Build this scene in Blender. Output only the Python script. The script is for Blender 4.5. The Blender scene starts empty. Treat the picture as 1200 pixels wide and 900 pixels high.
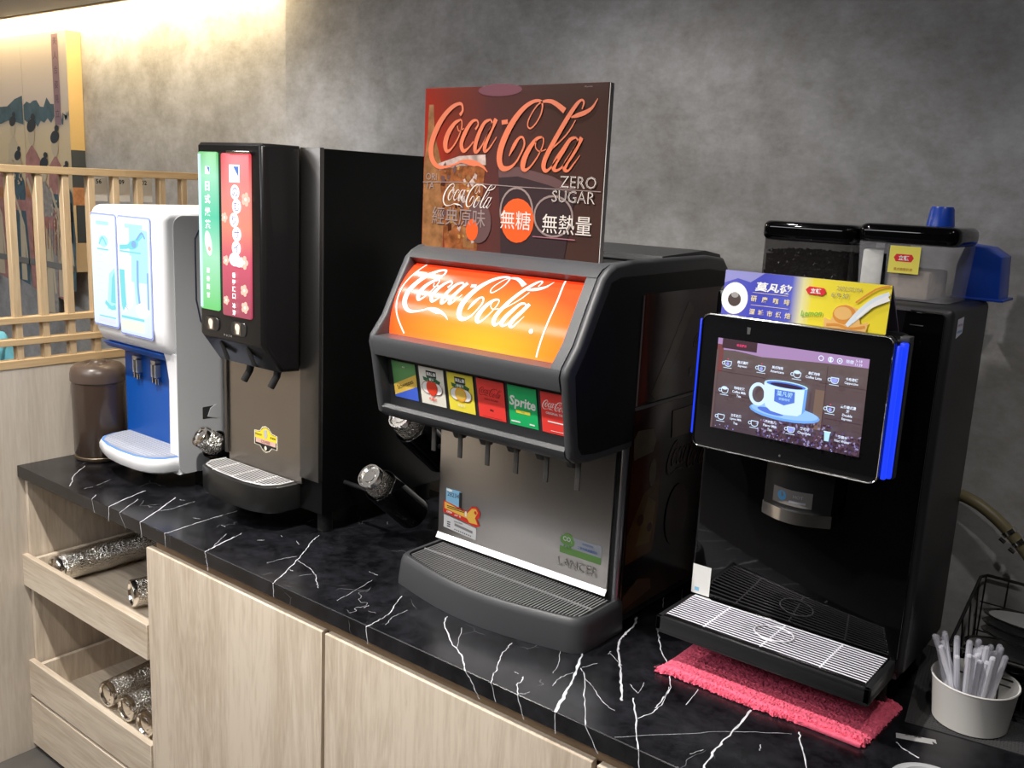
import bpy, bmesh, math, random
from mathutils import Vector, Matrix
from math import pi, sin, cos, radians
random.seed(7)
SC = bpy.context.scene

COL = SC.collection

# ------------------------------------------------------------------ camera, world, exposure, lights
cam_d = bpy.data.cameras.new('camera'); cam = bpy.data.objects.new('camera', cam_d); COL.objects.link(cam)
cam_d.sensor_width = 36.0; cam_d.lens = 1110 / 1200 * 36; cam_d.clip_start = 0.02
YAW, PITCH, ROLL = radians(37.95), radians(11.7), radians(2.72)
_f = Vector((-sin(YAW) * cos(PITCH), cos(YAW) * cos(PITCH), -sin(PITCH)))
_r = Vector((cos(YAW), sin(YAW), 0)); _u = _r.cross(_f)
_r2 = _r * cos(ROLL) + _u * sin(ROLL); _u2 = -_r * sin(ROLL) + _u * cos(ROLL)
_m = Matrix((_r2, _u2, -_f)).transposed().to_4x4(); _m.translation = Vector((2.822, -1.233, 1.70))
cam.matrix_world = _m
SC.camera = cam
w = bpy.data.worlds.new('world'); SC.world = w; w.use_nodes = True
w.node_tree.nodes['Background'].inputs[0].default_value = (0.6, 0.62, 0.68, 1)
w.node_tree.nodes['Background'].inputs[1].default_value = 0.04
SC.view_settings.view_transform = 'Standard'; SC.view_settings.look = 'None'
SC.view_settings.exposure = 0.0; SC.view_settings.gamma = 1.0

def lamp(name, kind, loc, aim, energy, color=(1, 1, 1), **kw):
    d = bpy.data.lights.new(name, kind); o = bpy.data.objects.new(name, d); COL.objects.link(o)
    d.energy = energy; d.color = color
    for k, v in kw.items(): setattr(d, k, v)
    o.location = loc
    o.rotation_euler = (Vector(aim) - Vector(loc)).to_track_quat('-Z', 'Y').to_euler()
    return o
DOWNLIGHTS = [(0.35, -0.60), (1.55, -0.60), (2.75, -0.60), (0.6, -1.25), (1.75, -1.25), (3.1, -2.0), (-1.7, -0.4), (-1.7, -2.0)]
POW = [112, 135, 12, 40, 38, 14, 55, 55]
OVERHEAD = [(0.50, 0.12, 38, 115), (1.70, 0.10, 40, 125), (2.9, 0.0, 16, 120), (-1.0, 0.30, 18, 85)]
for x, y, p, a in OVERHEAD:
    lamp('overhead_lamp', 'SPOT', (x, y, 2.53), (x, y - .02, 0), p, (1.0, 0.95, 0.90), spot_size=radians(a), spot_blend=1.0, shadow_soft_size=0.025)
for (x, y), p in zip(DOWNLIGHTS, POW):
    lamp('downlight_lamp', 'SPOT', (x, y, 2.525), (x, y + 0.12, 0), p, (1.0, 0.95, 0.88), spot_size=radians(115), spot_blend=0.6, shadow_soft_size=0.022)
lamp('fill_light', 'AREA', (0.0, -1.8, 2.5), (0.2, -1.0, 0), 80, (0.95, 0.96, 1.0), shape='RECTANGLE', size=3.6, size_y=0.9)  # added soft fill for the room, stands for no real fixture

# outlines traced from image pixels, in thousandths: script wordmark strokes (x, y, width), marble veins (mm)
LOGO=[[[188,260,18],[205,281,14],[199,308,14],[175,312,17],[129,294,24],[74,249,30],[31,192,35],[3,132,36],[0,77,35],[21,37,30],[60,16,21],[115,19,13],[169,32,10],[208,45,13],[248,44,28],[288,39,32],[321,35,19],[354,21,13],[381,0,4]],[[189,238,12],[153,221,22],[114,177,30],[96,128,32],[108,93,22],[138,104,11],[177,148,9],[201,197,8],[202,231,8],[189,240,11]],[[173,211,6],[185,187,7],[217,199,6]],[[293,194,13],[310,218,10],[297,236,11],[265,226,19],[228,182,25],[204,129,25],[219,95,22],[252,109,10],[283,139,7]],[[387,239,10],[350,225,19],[320,182,24],[297,129,25],[299,91,22],[330,110,10],[366,163,9],[398,215,9],[387,239,10]],[[422,241,24],[390,187,25],[361,130,25],[358,95,19],[388,111,9],[429,161,5]],[[457,225,22],[495,229,22]],[[511,75,5],[537,120,22],[564,154,14],[589,159,11],[601,130,11],[584,91,10],[552,46,11],[511,21,20],[471,22,30],[453,54,36],[457,104,37],[486,169,36],[530,233,32],[585,286,25],[639,314,18],[682,317,13],[696,298,10],[689,260,8],[664,222,7],[634,199,8],[616,208,7],[619,237,7],[648,280,7],[677,306,7],[707,315,14],[744,314,20],[781,299,24],[824,273,29]],[[861,245,7],[897,254,21],[937,265,21],[973,285,14],[1000,322,2]],[[705,161,9],[675,155,17],[639,121,25],[610,77,30],[597,37,32],[608,15,20],[639,28,10],[680,73,8],[708,121,7],[712,150,7],[702,162,8]],[[668,145,6],[668,116,6],[691,99,6],[730,108,5]],[[918,279,6],[927,306,10],[913,317,11],[888,300,19],[850,254,24],[806,193,25],[768,136,26],[730,73,27],[720,34,27],[734,14,19],[763,30,10],[797,69,6]],[[886,233,5],[855,188,7],[815,150,7],[767,114,7]],[[895,160,10],[863,151,19],[825,103,26],[792,60,28],[779,28,25],[795,17,14],[830,36,10],[868,85,9],[905,141,9],[895,160,8]],[[926,160,23],[890,104,26],[852,56,27],[841,25,23],[861,18,12],[889,47,8],[922,86,3]]]
VEIN_TOP=[[3.2,[777,222],[779,160],[781,102],[790,40],[792,-3]],[4,[928,105],[949,38],[962,-2]],[1.5,[900,101],[935,47],[956,21]],[1.3,[919,132],[933,102]],[4,[572,168],[600,125],[634,74],[680,-2]],[2,[637,184],[638,165],[646,114],[635,73]],[4.5,[465,142],[487,76],[521,2]],[2,[516,89],[581,-2]],[2.5,[408,27],[433,2]],[3,[138,139],[201,72],[259,36],[290,12]],[1.5,[308,126],[333,69]],[3.2,[1066,258],[1087,217],[1126,161],[1154,117],[1191,53],[1221,-4]],[2,[1154,117],[1200,110],[1246,94],[1274,75],[1309,51]],[1.5,[1119,58],[1122,97],[1135,132]],[3,[1470,148],[1490,107],[1512,65],[1519,23],[1522,-6]],[1.5,[1527,107],[1527,68],[1542,29]],[4,[1607,143],[1623,118],[1681,70],[1737,39],[1783,0]],[1.2,[1663,125],[1714,53]],[2.5,[1778,145],[1785,120],[1797,85],[1820,48],[1832,21],[1848,-3]],[3,[1875,56],[1884,40],[1883,30],[1907,0]],[1.5,[1905,3],[1913,10],[1916,21]],[8,[1891,231],[1928,156],[1950,106],[1969,54],[1990,-1]],[3,[1935,157],[1958,135],[2004,68],[2051,1]],[2,[1962,130],[1990,115],[2033,83],[2063,73]],[2,[1935,161],[1948,193]],[2,[1934,133],[1927,97],[1935,67]],[7,[1897,421],[1912,387],[1922,336],[1930,300],[1950,263],[1990,208],[2025,156],[2055,111]],[4,[2065,132],[2115,60],[2154,1]],[2,[1987,219],[1944,244]],[4,[1944,427],[1961,400],[1980,372],[2013,323],[2052,281],[2095,213],[2104,173],[2111,130]],[2.4,[2093,211],[2111,160],[2114,117],[2106,80]],[6,[2240,241],[2246,160],[2247,107],[2252,60],[2260,15]],[4,[2331,232],[2353,191],[2386,130]],[2,[2137,240],[2146,177]],[5,[2467,317],[2480,306],[2509,295]],[1,[2107,4],[2186,91],[2247,158],[2324,218]],[1.5,[2035,169],[2062,154],[2051,193]],[1.3,[1387,36],[1374,109],[1362,161]],[1.2,[1851,203],[1890,150],[1908,105]],[1.5,[1898,623],[1932,555]],[1.2,[1890,551],[1915,502]],[2,[1844,506],[1862,588],[1854,703]]]
VEIN_EDGE=[[3.2,[788,818],[791,781]],[4,[959,819],[965,803],[971,775]],[4,[676,818],[682,778]],[4.5,[525,822],[521,780]],[2,[578,818],[606,781]],[2.5,[437,821],[449,784]],[3.2,[1217,817],[1219,786]],[3,[1516,816],[1521,780]],[4,[1783,820],[1800,802],[1820,777]],[2.5,[1846,818],[1858,786]],[3,[1906,820],[1923,778]],[2.5,[1989,820],[1992,779]],[3,[2051,820],[2080,780]],[4,[2155,821],[2159,789]]]

# ------------------------------------------------------------------ materials
MATS = {}
def mat(name, col, rough=0.5, metal=0.0, emit=None, es=1.0, bump=0.0, bscale=50.0, var=0.0, vscale=8.0, stretch=(1, 1, 1), alpha=1.0, trans=0.0, coat=0.0, spec=0.5, aniso=0.0):
    if name in MATS: return MATS[name]
    m = bpy.data.materials.new(name); m.use_nodes = True; nt = m.node_tree; b = nt.nodes['Principled BSDF']
    if emit: col = tuple(x * .15 for x in col)
    c = (*col, 1) if len(col) == 3 else col
    b.inputs['Base Color'].default_value = c; b.inputs['Roughness'].default_value = rough; b.inputs['Metallic'].default_value = metal
    b.inputs['Alpha'].default_value = alpha; b.inputs['Transmission Weight'].default_value = trans; b.inputs['Coat Weight'].default_value = coat
    b.inputs['Specular IOR Level'].default_value = spec; b.inputs['Anisotropic'].default_value = aniso
    if emit: b.inputs['Emission Color'].default_value = (*emit, 1); b.inputs['Emission Strength'].default_value = es
    if var or bump:
        tc = nt.nodes.new('ShaderNodeTexCoord'); mp = nt.nodes.new('ShaderNodeMapping'); mp.inputs['Scale'].default_value = stretch
        nt.links.new(tc.outputs['Object'], mp.inputs[0])
        if var:
            n = nt.nodes.new('ShaderNodeTexNoise'); n.inputs['Scale'].default_value = vscale; n.inputs['Detail'].default_value = 6
            nt.links.new(mp.outputs[0], n.inputs[0]); r = nt.nodes.new('ShaderNodeValToRGB')
            r.color_ramp.elements[0].position = 0.3; r.color_ramp.elements[1].position = 0.7
            r.color_ramp.elements[0].color = tuple(max(0, v * (1 - var)) for v in c[:3]) + (1,)
            r.color_ramp.elements[1].color = tuple(min(1, v * (1 + var)) for v in c[:3]) + (1,)
            nt.links.new(n.outputs[0], r.inputs[0]); nt.links.new(r.outputs[0], b.inputs['Base Color'])
        if bump:
            n = nt.nodes.new('ShaderNodeTexNoise'); n.inputs['Scale'].default_value = bscale; n.inputs['Detail'].default_value = 3
            nt.links.new(mp.outputs[0], n.inputs[0]); bp = nt.nodes.new('ShaderNodeBump'); bp.inputs['Strength'].default_value = bump; bp.inputs['Distance'].default_value = 0.003
            nt.links.new(n.outputs[0], bp.inputs['Height']); nt.links.new(bp.outputs[0], b.inputs['Normal'])
    MATS[name] = m; return m
def ramp_mat(name, axis, lo, hi, stops, rough=0.4, emit=0.0, coat=0.0):
    """colour gradient printed along one object axis between two positions"""
    if name in MATS: return MATS[name]
    m = bpy.data.materials.new(name); m.use_nodes = True; nt = m.node_tree; b = nt.nodes['Principled BSDF']
    tc = nt.nodes.new('ShaderNodeTexCoord'); sp = nt.nodes.new('ShaderNodeSeparateXYZ'); nt.links.new(tc.outputs['Object'], sp.inputs[0])
    mr = nt.nodes.new('ShaderNodeMapRange'); mr.inputs[1].default_value = lo; mr.inputs[2].default_value = hi
    nt.links.new(sp.outputs[axis], mr.inputs[0]); r = nt.nodes.new('ShaderNodeValToRGB'); nt.links.new(mr.outputs[0], r.inputs[0])
    e = r.color_ramp.elements
    e[0].position, e[0].color = stops[0][0], (*stops[0][1], 1); e[1].position, e[1].color = stops[-1][0], (*stops[-1][1], 1)
    for p, c in stops[1:-1]:
        k = e.new(p); k.color = (*c, 1)
    b.inputs['Roughness'].default_value = rough; b.inputs['Coat Weight'].default_value = coat
    if not emit: nt.links.new(r.outputs[0], b.inputs['Base Color'])
    if emit: b.inputs['Base Color'].default_value = (.03, .03, .03, 1); nt.links.new(r.outputs[0], b.inputs['Emission Color']); b.inputs['Emission Strength'].default_value = emit
    MATS[name] = m; return m
def concrete():
    m = bpy.data.materials.new('concrete'); m.use_nodes = True; nt = m.node_tree; b = nt.nodes['Principled BSDF']
    tc = nt.nodes.new('ShaderNodeTexCoord'); L = nt.links.new
    def noise(scale, detail, sx=1, sy=1, rough=0.6, dist=0.0):
        mp = nt.nodes.new('ShaderNodeMapping'); mp.inputs['Scale'].default_value = (sx, 1, sy); L(tc.outputs['Object'], mp.inputs[0])
        n = nt.nodes.new('ShaderNodeTexNoise'); n.inputs['Scale'].default_value = scale; n.inputs['Detail'].default_value = detail
        n.inputs['Roughness'].default_value = rough; n.inputs['Distortion'].default_value = dist; L(mp.outputs[0], n.inputs[0]); return n.outputs[0]
    def math(op, a, bb):
        k = nt.nodes.new('ShaderNodeMath'); k.operation = op
        for i, v in enumerate((a, bb)):
            if isinstance(v, (int, float)): k.inputs[i].default_value = v
            else: L(v, k.inputs[i])
        return k.outputs[0]
    s = math('ADD', math('MULTIPLY', noise(3.4, 9, 1.0, 1.0, .70, .3), .55), math('MULTIPLY', noise(15, 8, .9, 1.2, .75), .32))
    s = math('ADD', s, math('MULTIPLY', noise(70, 4, .6, 1.2, .7), .13))
    r = nt.nodes.new('ShaderNodeValToRGB'); L(s, r.inputs[0]); e = r.color_ramp.elements
    e[0].position = .38; e[0].color = (.29, .275, .255, 1); e[1].position = .62; e[1].color = (.56, .56, .57, 1)
    k = e.new(.5); k.color = (.42, .412, .405, 1)
    L(r.outputs[0], b.inputs['Base Color']); b.inputs['Roughness'].default_value = .75
    bp = nt.nodes.new('ShaderNodeBump'); bp.inputs['Strength'].default_value = .12; bp.inputs['Distance'].default_value = .003
    L(s, bp.inputs['Height']); L(bp.outputs[0], b.inputs['Normal']); return m
def wood(name, dark, light, axis='z', scale=1.0, rough=.5, figure=1.0):
    m = bpy.data.materials.new(name); m.use_nodes = True; nt = m.node_tree; b = nt.nodes['Principled BSDF']; L = nt.links.new
    tc = nt.nodes.new('ShaderNodeTexCoord'); mp = nt.nodes.new('ShaderNodeMapping')
    st = {'z': (1, 1, .09), 'x': (.06, 1, 1), 'y': (1, .06, 1)}[axis]; mp.inputs['Scale'].default_value = st; L(tc.outputs['Object'], mp.inputs[0])
    n1 = nt.nodes.new('ShaderNodeTexNoise'); n1.inputs['Scale'].default_value = 9 * scale; n1.inputs['Detail'].default_value = 3; n1.inputs['Distortion'].default_value = .8 * figure; L(mp.outputs[0], n1.inputs[0])
    n2 = nt.nodes.new('ShaderNodeTexNoise'); n2.inputs['Scale'].default_value = 120 * scale; n2.inputs['Detail'].default_value = 5; n2.inputs['Roughness'].default_value = .65; L(mp.outputs[0], n2.inputs[0])
    mx = nt.nodes.new('ShaderNodeMath'); mx.operation = 'MULTIPLY_ADD'; L(n1.outputs[0], mx.inputs[0]); mx.inputs[1].default_value = .5
    rg = nt.nodes.new('ShaderNodeMath'); rg.operation = 'PINGPONG'; rg.inputs[1].default_value = .03; L(n1.outputs[0], rg.inputs[0])
    n2.inputs['Distortion'].default_value = .3
    m2 = nt.nodes.new('ShaderNodeMath'); m2.operation = 'MULTIPLY'; L(n2.outputs[0], m2.inputs[0]); m2.inputs[1].default_value = .5; rs = nt.nodes.new('ShaderNodeMath'); rs.operation = 'MULTIPLY_ADD'; L(rg.outputs[0], rs.inputs[0]); rs.inputs[1].default_value = 2.2; L(m2.outputs[0], rs.inputs[2]); L(rs.outputs[0], mx.inputs[2])
    r = nt.nodes.new('ShaderNodeValToRGB'); L(mx.outputs[0], r.inputs[0]); e = r.color_ramp.elements
    e[0].position = .36; e[0].color = (*dark, 1); e[1].position = .62; e[1].color = (*light, 1)
    L(r.outputs[0], b.inputs['Base Color']); b.inputs['Roughness'].default_value = rough
    bp = nt.nodes.new('ShaderNodeBump'); bp.inputs['Strength'].default_value = .12; bp.inputs['Distance'].default_value = .001; L(mx.outputs[0], bp.inputs['Height']); L(bp.outputs[0], b.inputs['Normal'])
    MATS[name] = m; return m
def marble():
    m = bpy.data.materials.new('black_marble'); m.use_nodes = True; nt = m.node_tree; b = nt.nodes['Principled BSDF']; L = nt.links.new
    tc = nt.nodes.new('ShaderNodeTexCoord')
    n0 = nt.nodes.new('ShaderNodeTexNoise'); n0.inputs['Scale'].default_value = 5; n0.inputs['Detail'].default_value = 4; L(tc.outputs['Object'], n0.inputs[0])
    mx = nt.nodes.new('ShaderNodeVectorMath'); mx.operation = 'MULTIPLY_ADD'; L(n0.outputs[1], mx.inputs[0]); mx.inputs[1].default_value = (.25, .25, .25); L(tc.outputs['Object'], mx.inputs[2])
    v = nt.nodes.new('ShaderNodeTexVoronoi'); v.feature = 'DISTANCE_TO_EDGE'; v.inputs['Scale'].default_value = 5.5; L(mx.outputs[0], v.inputs['Vector'])
    r = nt.nodes.new('ShaderNodeValToRGB'); L(v.outputs['Distance'], r.inputs[0]); r.color_ramp.elements[0].position = 0; r.color_ramp.elements[0].color = (.8, .8, .8, 1)
    r.color_ramp.elements[1].position = .0035; r.color_ramp.elements[1].color = (0, 0, 0, 1)
    n3 = nt.nodes.new('ShaderNodeTexNoise'); n3.inputs['Scale'].default_value = 9; L(tc.outputs['Object'], n3.inputs[0])
    g = nt.nodes.new('ShaderNodeValToRGB'); L(n3.outputs[0], g.inputs[0]); g.color_ramp.elements[0].position = .58; g.color_ramp.elements[1].position = .70
    mm = nt.nodes.new('ShaderNodeMath'); mm.operation = 'MULTIPLY'; L(r.outputs[0], mm.inputs[0]); L(g.outputs[0], mm.inputs[1])
    n2 = nt.nodes.new('ShaderNodeTexNoise'); n2.inputs['Scale'].default_value = 14; n2.inputs['Detail'].default_value = 8; n2.inputs['Roughness'].default_value = .75; L(tc.outputs['Object'], n2.inputs[0])
    c = nt.nodes.new('ShaderNodeValToRGB'); L(n2.outputs[0], c.inputs[0]); c.color_ramp.elements[0].position = .4; c.color_ramp.elements[0].color = (.003, .003, .004, 1)
    c.color_ramp.elements[1].position = .72; c.color_ramp.elements[1].color = (.020, .020, .025, 1)
    mc = nt.nodes.new('ShaderNodeMix'); mc.data_type = 'RGBA'; L(mm.outputs[0], mc.inputs[0]); L(c.outputs[0], mc.inputs[6]); mc.inputs[7].default_value = (.45, .45, .48, 1)
    L(mc.outputs[2], b.inputs['Base Color']); b.inputs['Roughness'].default_value = .24; MATS['marble'] = m; return m
CONCRETE = concrete()
OAK = wood('pale_oak', (.50, .40, .30), (.72, .62, .50), 'z', .8, .5, 1.6)
OAKX = wood('pale_oak_across', (.48, .38, .28), (.72, .63, .51), 'x')
OAKGAP = wood('warm_oak_carcass', (.34, .22, .13), (.55, .38, .23), 'x')
PINE = wood('pine_slat', (.42, .29, .16), (.56, .42, .26))
PINEY = wood('pine_rail', (.42, .28, .14), (.56, .40, .22), 'y')
PANEL = wood('grey_oak_panel', (.42, .36, .29), (.54, .48, .41), 'z', .8)
MARBLE = marble()
BLK = mat('black_plastic', (.012, .012, .013), .38)
GLOSS = mat('black_gloss', (.002, .002, .0025), .05, spec=.45)
SATIN = mat('dark_satin_metal', (.03, .03, .033), .42, .3)
CHAR = mat('charcoal_plastic', (.045, .047, .052), .42, bump=.15, bscale=900)
CHARD = mat('charcoal_plastic_dark', (.018, .018, .02), .45, bump=.15, bscale=900)
STEEL = mat('brushed_steel', (.60, .575, .55), .3, 1.0, bump=.06, bscale=60, stretch=(1, 1, 40), aniso=.5)
STEELB = mat('bright_steel', (.78, .76, .74), .16, 1.0)
CHROME = mat('chrome', (.85, .85, .86), .1, 1.0)
WHITE = mat('white_plastic', (.80, .81, .84), .32)
GREYP = mat('grey_side_plastic', (.50, .51, .53), .45)
BLUE = mat('blue_panel', (.004, .075, .36), .3)
RUB = mat('black_rubber', (.008, .008, .008), .8)
PAPER = mat('white_paper', (.82, .82, .80), .6)
INK = mat('black_ink', (.01, .01, .01), .6)

# ------------------------------------------------------------------ geometry helpers
class G:
    def __init__(s): s.bm = bmesh.new()
    def box(s, lo, hi, bev=0.0, seg=2, mi=0, edges=None):
        b = bmesh.new(); bmesh.ops.create_cube(b, size=1)
        for v in b.verts: v.co = Vector([lo[i] + (v.co[i] + .5) * (hi[i] - lo[i]) for i in range(3)])
        if bev: bmesh.ops.bevel(b, geom=[e for e in b.edges if edges is None or edges(e)], offset=bev, segments=seg, profile=.5, affect='EDGES')
        return s.merge(b, mi)
    def merge(s, b, mi=0, M=None):
        if M: bmesh.ops.transform(b, matrix=M, verts=b.verts)
        vm = [s.bm.verts.new(v.co) for v in b.verts]; b.verts.index_update()
        for f in b.faces:
            try: k = s.bm.faces.new([vm[v.index] for v in f.verts]); k.material_index = mi if mi >= 0 else f.material_index
            except ValueError: pass
        b.free(); return s
    def tube(s, pts, r, n=10, mi=0, cap=True, closed=False):
        P = [Vector(p) for p in pts]; R = r if isinstance(r, (list, tuple)) else [r] * len(P); rings = []; up = None
        for i, p in enumerate(P):
            t = (P[(i + 1) % len(P)] - P[i - 1]) if closed else (P[min(i + 1, len(P) - 1)] - P[max(i - 1, 0)])
            t.normalize()
            if up is None: up = Vector((0, 0, 1)) if abs(t.z) < .9 else Vector((1, 0, 0))
            a = t.cross(up).normalized(); up = a.cross(t).normalized()
            rings.append([s.bm.verts.new(p + (a * cos(2 * pi * k / n) + up * sin(2 * pi * k / n)) * R[i]) for k in range(n)])
        m = len(rings)
        for i in range(m if closed else m - 1):
            for k in range(n):
                f = s.bm.faces.new([rings[i][k], rings[i][(k + 1) % n], rings[(i + 1) % m][(k + 1) % n], rings[(i + 1) % m][k]]); f.material_index = mi
        if cap and not closed:
            for q in (rings[0][::-1], rings[-1]): s.bm.faces.new(q).material_index = mi
        return s
    def lathe(s, prof, c=(0, 0, 0), n=32, mi=0, M=None):
        M = M or Matrix.Translation(c); rings = []
        for r, z in prof:
            rings.append([s.bm.verts.new(M @ Vector((max(r, 1e-5) * cos(2 * pi * k / n), max(r, 1e-5) * sin(2 * pi * k / n), z))) for k in range(n)])
        for a, b in zip(rings, rings[1:]):
            for k in range(n): s.bm.faces.new([a[k], a[(k + 1) % n], b[(k + 1) % n], b[k]]).material_index = mi
        return s
    def prism(s, pts, x0, x1, mi=0, bev=0.0, seg=3, axis='x'):
        """closed outline in (y,z) (or (x,z) / (x,y)) extruded along axis"""
        b = bmesh.new()
        mk = {'x': lambda p, t: (t, p[0], p[1]), 'y': lambda p, t: (p[0], t, p[1]), 'z': lambda p, t: (p[0], p[1], t)}[axis]
        A = [b.verts.new(mk(p, x0)) for p in pts]; B = [b.verts.new(mk(p, x1)) for p in pts]; n = len(pts)
        b.faces.new(A[::-1]); b.faces.new(B)
        for i in range(n): b.faces.new([A[i], A[(i + 1) % n], B[(i + 1) % n], B[i]])
        bmesh.ops.recalc_face_normals(b, faces=b.faces)
        if bev:
            caps = [f for f in b.faces if len(f.verts) == n]
            ed = {e for f in caps for e in f.edges}
            bmesh.ops.bevel(b, geom=list(ed), offset=bev, segments=seg, profile=.5, affect='EDGES')
        return s.merge(b, mi)
def rrect(x0, y0, x1, y1, r, n=5):
    out = []
    for cx, cy, a in ((x1 - r, y1 - r, 0), (x0 + r, y1 - r, 90), (x0 + r, y0 + r, 180), (x1 - r, y0 + r, 270)):
        out += [(cx + r * cos(radians(a + 90 * k / n)), cy + r * sin(radians(a + 90 * k / n))) for k in range(n + 1)]
    return out
def obj(name, g, mats, parent=None, smooth=True, label=None):
    me = bpy.data.meshes.new(name); bmesh.ops.recalc_face_normals(g.bm, faces=g.bm.faces); g.bm.to_mesh(me); g.bm.free()
    for m in (mats if isinstance(mats, (list, tuple)) else [mats]): me.materials.append(m)
    o = bpy.data.objects.new(name, me); COL.objects.link(o)
    if smooth:
        for p in me.polygons: p.use_smooth = True
        try: me.set_sharp_from_angle(angle=radians(38))
        except Exception: pass
    if parent:
        o.parent = parent
        if parent.type == 'EMPTY' and not parent.get('local'): o.location = -parent.location
    if label: o['label'] = label
    return o
def thing(name, label, cat, loc=(0, 0, 0), group=None, local=False):
    o = bpy.data.objects.new(name, None); COL.objects.link(o); o.location = loc; o.empty_display_size = .05
    o['label'] = label; o['category'] = cat
    if group: o['group'] = group
    if local: o['local'] = True
    return o
def tag(o, label, cat, group=None):
    o['label'] = label; o['category'] = cat
    if group: o['group'] = group
    return o
def struct(o): o['kind'] = 'structure'; return o
def copy_tree(o, parent=None):
    c = o.copy(); COL.objects.link(c); c.parent = parent
    for ch in list(o.children): copy_tree(ch, c)
    return c

# ------------------------------------------------------------------ flat print (lettering, logos, pictures)
_txt = {}
def text2d(s, bold=0.0):
    k = (s, bold)
    if k not in _txt:
        c = bpy.data.curves.new('t', 'FONT'); c.body = s; c.size = 1; c.resolution_u = 2; c.offset = bold
        o = bpy.data.objects.new('t', c); COL.objects.link(o)
        dg = bpy.context.evaluated_depsgraph_get(); dg.update(); e = o.evaluated_get(dg); me = e.to_mesh()
        vs = [(v.co.x, v.co.y) for v in me.vertices]; fs = [list(p.vertices) for p in me.polygons]; e.to_mesh_clear()
        bpy.data.objects.remove(o); bpy.data.curves.remove(c)
        _txt[k] = (vs, fs)
    return _txt[k]
def smooth_line(pts, n=5):
    out = []
    for i in range(len(pts) - 1):
        p0, p1, p2, p3 = pts[max(i - 1, 0)], pts[i], pts[i + 1], pts[min(i + 2, len(pts) - 1)]
        for k in range(n):
            t = k / n
            out.append([.5 * (2 * b + (c - a) * t + (2 * a - 5 * b + 4 * c - d) * t * t + (3 * b - a - 3 * c + d) * t ** 3) for a, b, c, d in zip(p0, p1, p2, p3)])
    out.append(list(pts[-1])); return out
class Print:
    """2-D artwork laid on a surface; fmap(u, v, lift) gives the 3-D point"""
    def __init__(s, fmap, lift=.0004): s.g = G(); s.f = fmap; s.h = lift; s.n = 0; s.mats = []
    def mi(s, m):
        if m not in s.mats: s.mats.append(m)
        return s.mats.index(m)
    def face(s, pts, m):
        try: s.g.bm.faces.new([s.g.bm.verts.new(s.f(p[0], p[1], s.h + s.n * .00012)) for p in pts]).material_index = s.mi(m)
        except ValueError: pass
    def poly(s, pts, m): s.n += 1; s.face(pts, m); return s
    def rect(s, x0, y0, x1, y1, m, nx=1):
        s.n += 1
        for i in range(nx):
            a, b = x0 + (x1 - x0) * i / nx, x0 + (x1 - x0) * (i + 1) / nx; s.face([(a, y0), (b, y0), (b, y1), (a, y1)], m)
        return s
    def grid(s, x0, y0, x1, y1, m, nx=1, ny=1):
        s.n += 1
        for i in range(nx):
            for j in range(ny):
                a, b = x0 + (x1 - x0) * i / nx, x0 + (x1 - x0) * (i + 1) / nx; c, d = y0 + (y1 - y0) * j / ny, y0 + (y1 - y0) * (j + 1) / ny
                s.face([(a, c), (b, c), (b, d), (a, d)], m)
        return s
    def disc(s, x, y, rx, m, ry=None, rot=0, n=20):
        ry = ry or rx; c, q = cos(rot), sin(rot)
        return s.poly([(x + rx * cos(2 * pi * k / n) * c - ry * sin(2 * pi * k / n) * q, y + rx * cos(2 * pi * k / n) * q + ry * sin(2 * pi * k / n) * c) for k in range(n)], m)
    def line(s, pts, wd, m, sm=0, closed=False):
        s.n += 1; P = [list(p) for p in pts]
        if closed: P.append(P[0])
        if len(P[0]) == 2: P = [p + [wd] for p in P]
        if sm: P = smooth_line(P, sm)
        L = []
        for i, p in enumerate(P):
            a, b = P[max(i - 1, 0)], P[min(i + 1, len(P) - 1)]
            if closed and i in (0, len(P) - 1): a, b = P[-2], P[1]
            dx, dy = b[0] - a[0], b[1] - a[1]; l = math.hypot(dx, dy) or 1; nx, ny = -dy / l, dx / l
            L.append(((p[0] + nx * p[2] / 2, p[1] + ny * p[2] / 2), (p[0] - nx * p[2] / 2, p[1] - ny * p[2] / 2)))
        for a, b in zip(L, L[1:]): s.face([a[0], b[0], b[1], a[1]], m)
        return s
    def ring(s, x, y, rx, wd, m, ry=None, n=20, rot=0):
        ry = ry or rx
        return s.line([(x + rx * cos(2 * pi * k / n) * cos(rot) - ry * sin(2 * pi * k / n) * sin(rot), y + rx * cos(2 * pi * k / n) * sin(rot) + ry * sin(2 * pi * k / n) * cos(rot)) for k in range(n)], wd, m, closed=True)
    def text(s, t, x, y, size, m, align='c', shear=0.0, bold=0.0, sx=1.0, rot=0.0):
        s.n += 1; vs, fs = text2d(t, bold)
        if not vs: return s
        xs = [v[0] for v in vs]; ys = [v[1] for v in vs]; hgt = max(ys) - min(ys); k = size / hgt
        ox = {'c': (min(xs) + max(xs)) / 2, 'l': min(xs), 'r': max(xs)}[align]; oy = (min(ys) + max(ys)) / 2; c, q = cos(rot), sin(rot)
        base = []
        for vx, vy in vs:
            py = (vy - oy) * k; px = (vx - ox) * k * sx + shear * py
            base.append(s.g.bm.verts.new(s.f(x + px * c - py * q, y + px * q + py * c, s.h + s.n * .00012)))
        i = s.mi(m)
        for f in fs:
            try: s.g.bm.faces.new([base[j] for j in f]).material_index = i
            except ValueError: pass
        return s
    def vtext(s, t, x, y, size, step, m, bold=0.0):
        for i, ch in enumerate(t): s.text(ch, x, y - i * step, size, m, bold=bold)
        return s
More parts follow.
